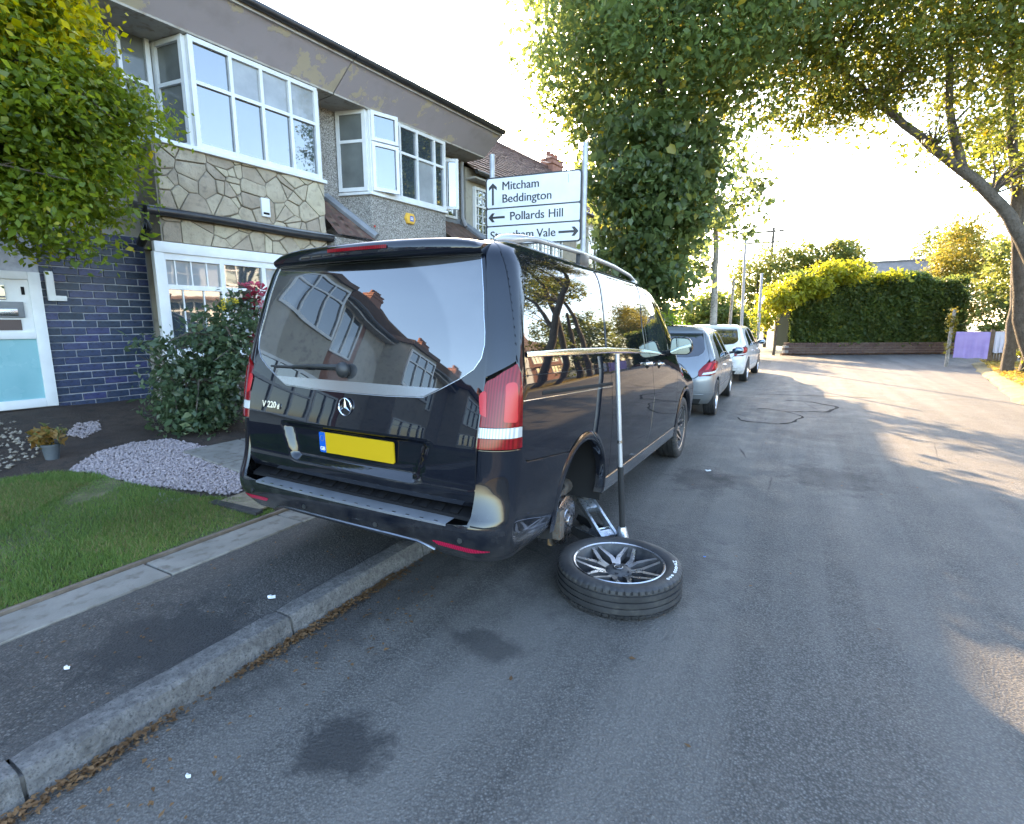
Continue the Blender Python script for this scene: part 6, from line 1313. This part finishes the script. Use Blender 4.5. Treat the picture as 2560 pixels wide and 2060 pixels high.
MB().b2((-.3, -.1, 0), (HL + .3, .09, .46)).build('mortar_core', M_mortar, lwall)
fb = MB().b2((-.21, -.112, -.055), (.21, .1, .055)).mesh('brick', M_wbrick, bev=.006, seg=1)
for r in range(4):
    for i in range(22): link('brick', fb, lwall, (-.1 + .43 * i + (.215 if r % 2 else 0), -.01, .06 + .122 * r))
for i in range(22): link('coping_stone', fb, lwall, (-.05 + .43 * i, -.02, .535), None)
# golden shrub in front of the hedge's left end
gy = [((-.9, 28.0, 2.6), (.9, .7, .6)), ((.3, 28.6, 3.2), (1.0, .7, .6)), ((1.5, 29.4, 3.9), (1.1, .7, .55)), ((-1.5, 27.6, 1.6), (.6, .5, .5))]
tree('golden_shrub', (-.9, 27.9, 0), 'sunlit golden yellow shrub spilling over the left end of the hedge', [([(-.9, 27.9, 0), (-.85, 27.9, 1.5), (-.4, 28.1, 2.6), (.8, 28.9, 3.4)], .07, .03)], gy + [((3.0, 30.75, 3.75), (1.3, .5, .22))], 9500, .075, L_gold, cat='shrub', tw=14, clump=.3, per=26)
# trees beyond
def far_tree(p, label, ells, n, mat=None, size=.09, tr=.12, name='far_tree'):
    c = ells[0][0]; return tree(name, p, label, [([p, (p[0], p[1], (p[2] + c[2]) * .5), c], tr, tr * .4)], ells, n, size, mat or L_bg, tw=10, clump=.4, per=30, group='trees beyond the end of the street')
far_tree((-2.3, 36, 0), 'loose yellow green tree behind the poles at the end of the street', [((-2.4, 36, 4.6), (1.7, 1.5, 1.5)), ((-2.8, 36, 2.6), (1.6, 1.4, 1.4))], 7000)
far_tree((.2, 37.5, 0), 'broad green tree rising over the golden shrub', [((-.2, 37.5, 5.0), (1.7, 1.5, 1.4)), ((.8, 37.5, 4.2), (1.5, 1.4, 1.2))], 8000)
far_tree((2.1, 36.5, 0), 'small rounded tree above the middle of the hedge', [((2.0, 36.5, 5.5), (1.0, 1.0, .9)), ((2.2, 36.5, 4.2), (1.2, 1.1, .9))], 6000)
far_tree((-3.6, 25, .1), 'dark bushy tree behind the white parked car', [((-3.6, 25.0, 1.8), (1.5, 1.3, 1.1)), ((-2.7, 25.5, 1.3), (1.0, 1.0, .9))], 8000, L_hedge)
far_tree((7.5, 37.0, 0), 'yellowish cone shaped conifer behind the right end of the hedge', [((7.5, 37.0, 3.2), (2.1, 1.6, 1.9)), ((7.55, 37.0, 5.0), (1.6, 1.3, 1.5)), ((7.6, 37.0, 6.4), (.95, .8, 1.0))], 17000, L_con, .07, name='conifer')
far_tree((8.6, 30, 0), 'green tree at the far right beyond the laundry', [((8.6, 30, 4.0), (2.0, 1.6, 2.2)), ((8.2, 29, 1.8), (1.5, 1.2, 1.3))], 10000)
far_tree((7.8, 44, 0), 'tall tree showing over the bungalow roof', [((8.5, 44, 6.0), (2.4, 2, 1.8))], 5000)
# ivy clad trunks on the right verge
tree('ivy_clad_tree', (5.5, 19.6, .1), 'dark twin trunked tree wrapped in ivy on the right verge', [([(5.35, 19.6, 0), (5.28, 19.6, 2.0), (5.1, 19.6, 4.2), (5.2, 19.5, 6.5)], .16, .07), ([(5.75, 19.7, 0), (5.8, 19.7, 1.8), (5.6, 19.7, 3.4), (5.3, 19.6, 4.6)], .2, .06)], [((5.75, 19.6, 1.6), (.32, .32, 1.5)), ((5.0, 19.5, 6.2), (1.5, 1.3, 1.2)), ((6.6, 19.5, 3.4), (.9, .9, 1.3)), ((6.3, 19.6, 1.2), (.5, .5, .6))], 9000, .06, L_right, tw=16, clump=.25, per=28)
tree('pale_trunk_tree', (-2.12, 16.0, .1), 'street tree with a pale bare trunk behind the hatchback', [([(-2.12, 16, 0), (-2.12, 16, 1.5), (-2.15, 16, 3.0), (-2.3, 16, 5)], .125, .06)], [((-2.4, 16.2, 5.0), (1.5, 1.4, 1.4)), ((-2.9, 16.3, 3.6), (.9, .9, .8))], 3600, .075, L_lime, bark=M_pale, tw=14, clump=.3, per=24)
# clipped garden hedge behind the parked cars
gh = empty('garden_hedge', (-4.4, 15.5, .15), label='dark clipped garden hedge behind the parked hatchback', cat='hedge')
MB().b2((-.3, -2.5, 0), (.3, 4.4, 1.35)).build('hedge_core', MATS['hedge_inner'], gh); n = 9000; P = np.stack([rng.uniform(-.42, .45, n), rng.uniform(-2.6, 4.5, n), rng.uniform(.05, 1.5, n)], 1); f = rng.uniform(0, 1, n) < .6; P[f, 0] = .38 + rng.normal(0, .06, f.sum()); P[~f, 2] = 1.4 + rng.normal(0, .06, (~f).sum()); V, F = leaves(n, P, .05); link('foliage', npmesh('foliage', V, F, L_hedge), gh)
tree('light_green_shrub', (-3.35, 13.2, .15), 'light green shrub between the lime tree and the hatchback', [([(-3.35, 13.2, .1), (-3.3, 13.2, .9), (-3.2, 13.2, 1.5)], .03, .01)], [((-3.2, 13.2, 1.35), (.6, .5, .55))], 2600, .06, leaf_mat('bright_leaf', (.10, .18, .02), (.15, .24, .025), (.25, .28, .03), .5), cat='shrub', tw=6, clump=.2, per=20)
# dark evergreen and bare tree across the street (they stand in the van's windows)
tree('dark_evergreen', (8.8, 14.5, 0), 'dark evergreen tree across the street seen in the side window', [([(8.8, 14.5, 0), (8.8, 14.5, 2), (8.8, 14.5, 4.5)], .2, .06)], [((8.8, 14.5, 4.0), (2.0, 2.0, 1.9)), ((8.6, 14.9, 2.4), (1.6, 1.6, 1.3))], 14000, .08, L_hedge, tw=10, clump=.45)
bt = empty('bare_tree', (9.5, 11.5, 0), label='leafless tree across the street seen in the side window', cat='tree'); mb = MB()
def branch(p, d, L, r, depth):
    q = p + d * L; mb.tube([p, p.lerp(q, .5) + Vector((random.uniform(-.06, .06), random.uniform(-.06, .06), 0)), q], [r, r * .85, r * .65], 5, cap=False)
    if depth:
        for _ in range(3 if depth > 1 else 4): nd = (d + Vector((random.gauss(0, .45), random.gauss(0, .45), random.gauss(.05, .3)))).normalized(); branch(q, nd, L * random.uniform(.62, .85), r * .6, depth - 1)
branch(Vector((0, 0, 0)), Vector((0, 0, 1)), 2.2, .2, 5); mb.build('branches', M_bark, bt)

# ------------------------------------------------------------ right verge and far things
M_verge = rough_mat('verge_soil', (.13, .105, .05), (.20, .165, .08), 2.5, .95, .8, 20, .03, c3=(.08, .07, .035))
ve = MB(); ys = np.linspace(-40, 25.5, 90); V = []
for yy in ys:
    x0 = float(np.interp(yy, [-40, 13.4, 18, 25.5], [3.9, 3.9, 4.6, 5.9])) + .05 * math.sin(yy * 3.1) + .04 * math.sin(yy * 7.7)
    for k, (dx, z) in enumerate(((-.02, -.02), (.06, .05), (.3, .10), (1.0, .16), (2.5, .2), (8, .22), (30, .2))): V.append((x0 + dx, yy, z + (.03 * math.sin(yy * 5 + k * 2) * math.sin(yy * 1.7 + k) if k > 1 else 0)))
ve.add(V, [(j * 7 + i, j * 7 + i + 1, (j + 1) * 7 + i + 1, (j + 1) * 7 + i) for j in range(len(ys) - 1) for i in range(6)]); tag(ve.build('verge', M_verge, sm=60), 'sunlit earth verge strewn with leaves along the right side of the road', kind='structure')
q = np.stack([4.2 + np.abs(rng.normal(0, 1.2, 5200)), rng.uniform(9, 25, 5200)], 1); q[:, 0] += np.interp(q[:, 1], [13.4, 18, 25.5], [0, .6, 1.9]); flat_leaves('leaf_litter', q, .15 + rng.uniform(0, .06, len(q)), .05, 'dry leaves and weeds covering the right verge', leaf_mat('litter_leaf', (.22, .17, .04), (.32, .25, .05), (.10, .11, .03), .3, .7, .2), .9)
q2 = np.stack([rng.uniform(-.6, 7.5, 2600), np.zeros(2600)], 1); q2[:, 1] = 28.05 + (q2[:, 0] + .6) * .69 + rng.normal(.1, .22, 2600); flat_leaves('leaf_litter', q2, .01 + rng.uniform(0, .05, 2600), .05, 'brown leaves drifted against the low wall at the street end', M_dead, .8)
# bungalow roof
bg = empty('bungalow', (5.1, 42, 0), (0, 0, R(-8)), label='bungalow with a low grey hipped roof showing over the hedge', cat='house')
MB().b2((-3.4, -2, 0), (3.4, 4, 3.2)).build('wall', M_render, bg)
MB().add([(-3.9, -2.5, 3.1), (3.9, -2.5, 3.1), (3.9, 4.5, 3.1), (-3.9, 4.5, 3.1), (-1.7, 1, 5.5), (1.7, 1, 5.5)], [(0, 1, 5, 4), (1, 2, 5), (2, 3, 4, 5), (3, 0, 4)]).build('roof', rough_mat('grey_tile', (.15, .13, .115), (.19, .165, .15), 4, .9, .5, 30, .02), bg)
MB().tube([(-1.7, 1, 5.52), (1.7, 1, 5.52)], .09, 8).build('ridge_tiles', MATS['grey_tile'], bg, sm=40)
# laundry on a fence
M_wood = rough_mat('fence_wood', (.12, .085, .055), (.17, .125, .085), 10, .9, .5, 40, .008)
fe = empty('rail_fence', (5.0, 24.2, .15), label='short wooden rail fence at the right end of the road', cat='fence')
for x in (-.1, 1.05, 1.75): MB().b2((x - .05, -.05, -.15), (x + .05, .05, 1.15)).build('post', M_wood, fe, bev=.01)
for z in (.5, 1.02): MB().b2((-.1, -.03, z - .04), (1.75, .03, z + .04)).build('rail', M_wood, fe, bev=.008)
for k in range(9): MB().b2((1.12 + .075 * k, .032, 0), (1.18 + .075 * k, .05, 1.1)).build('pale', M_wood, fe)
def cloth(name, x0, x1, zt, zb, mat, label, ph):
    mb = MB(); nx, nz = 26, 14; V = []
    for side in (-1, 1):
        for i in range(nx + 1):
            for j in range(nz + 1):
                t = j / nz; s = i / nx; z = zt - (zt - zb * (1 if side < 0 else .6) - (.0 if side < 0 else .35)) * t; V.append((x0 + (x1 - x0) * s, side * (.035 + .02 * t) + .02 * t * math.sin(s * 19 + ph) + .012 * t * math.sin(s * 41), z + .012 * math.sin(s * 11 + ph) * t))
    m = nz + 1; o = (nx + 1) * m; mb.add(V, [(i * m + j, (i + 1) * m + j, (i + 1) * m + j + 1, i * m + j + 1) for i in range(nx) for j in range(nz)] + [(o + i * m + j, o + i * m + j + 1, o + (i + 1) * m + j + 1, o + (i + 1) * m + j) for i in range(nx) for j in range(nz)] + [(i * m, o + i * m, o + (i + 1) * m, (i + 1) * m) for i in range(nx)])
    ob = mb.build(name, mat, sm=60, loc=(5.0, 24.2, .15)); tag(ob, label, 'cloth')
cloth('bed_sheet', .05, 1.0, 1.07, .14, rough_mat('lilac_cotton', (.36, .28, .62), (.42, .34, .68), 3, .9, .15, 60, .003), 'lilac sheet hung over the wooden fence beside the verge', 0)
cloth('towel', 1.12, 1.5, 1.08, .35, rough_mat('pale_cotton', (.55, .55, .66), (.62, .62, .7), 3, .9, .15, 60, .003), 'pale towel hung over the fence next to the lilac sheet', 2)
lp_ = empty('leafy_post', (4.78, 23.6, .1), label='pale wooden post overgrown with dry ivy near the laundry', cat='post'); MB().tube([(0, 0, -.1), (.0, 0, 1.0), (.02, 0, 1.9)], [.06, .055, .05], 8).build('post', M_pale, lp_, sm=40); crown('ivy', [((0, 0, 1.5), (.14, .14, .5)), ((0, 0, .7), (.08, .08, .4))], 700, .035, L_con, lp_, clump=.08, per=14, shell=.5)
# poles, lamp and wires
M_pole = rough_mat('pole_grey', (.35, .34, .35), (.45, .44, .45), 4, .6, .1, 40, .003)
def pole(name, p, top, r, label, mat=None, cat='pole'):
    e = empty(name, p, label=label, cat=cat); mb = MB(); mb.tube([(0, 0, -.1), (top[0] * .5, 0, (top[2]) * .5), (top[0], 0, top[2])], [r, r * .9, r * .75], 10); mb.build('shaft', mat or M_pole, e, sm=40); return e
lp1 = pole('lamp_post', (-1.85, 22.0, .0), (-.12, 0, 4.7), .06, 'slim pale lamp post beside the white parked car', cat='lamp post'); MB().tube([(-.12, 0, 4.6), (-.12, 0, 4.75), (-.05, -.1, 4.85), (.1, -.4, 4.88)], .03, 8).build('arm', M_pole, lp1, sm=40); MB().sphere((.14, -.5, 4.86), (.09, .2, .05), 12, 8).build('lantern', M_pole, lp1, sm=40)
pole('white_pole', (-1.5, 26.0, 0), (-.06, 0, 3.7), .07, 'short white pole standing left of the golden shrub')
pole('bare_post', (-1.83, 17.2, .1), (.05, 0, 2.75), .05, 'thin leaning timber post just behind the pale trunk', M_pale, 'post')
tp = pole('telegraph_pole', (-1.8, 38.0, 0), (.0, 0, 7.5), .11, 'tall telegraph pole with a crossarm far behind the trees', M_bark, 'telegraph pole'); MB().box((-.7, 0, 7.25), (2.6, .09, .11)).build('crossarm', M_bark, tp); MB().box((-.7, 0, 6.6), (2.2, .08, .1)).build('crossarm', M_bark, tp)
for x in (-1.9, -1.2, -.3, .4): MB().cyl((x, 0, 7.3), (x, 0, 7.45), .04, 8).build('insulator', M_white, tp)
wa = [hp(-7.0, 9.65, 5.78), hp(-7.0, 9.6, 5.9), hp(-7.1, 9.5, 6.05)]; wb = [hp(-11.9, 20.2, 8.25), hp(-12.0, 20.4, 8.5), hp(-12.0, 20.5, 8.55)]
labs = ['thin overhead wire closest to the roof tiles', 'thin overhead wire, middle one of three above the roof', 'thin overhead wire, highest of three above the roof']
for a, b, l in zip(wa, wb, labs): tag(MB().tube([Vector(a).lerp(Vector(b), t) - Vector((0, 0, .5 * 4 * t * (1 - t) * .5)) for t in np.linspace(0, 1, 14)], .009, 4).build('overhead_wire', M_gutter), l, 'wire', 'overhead wires')
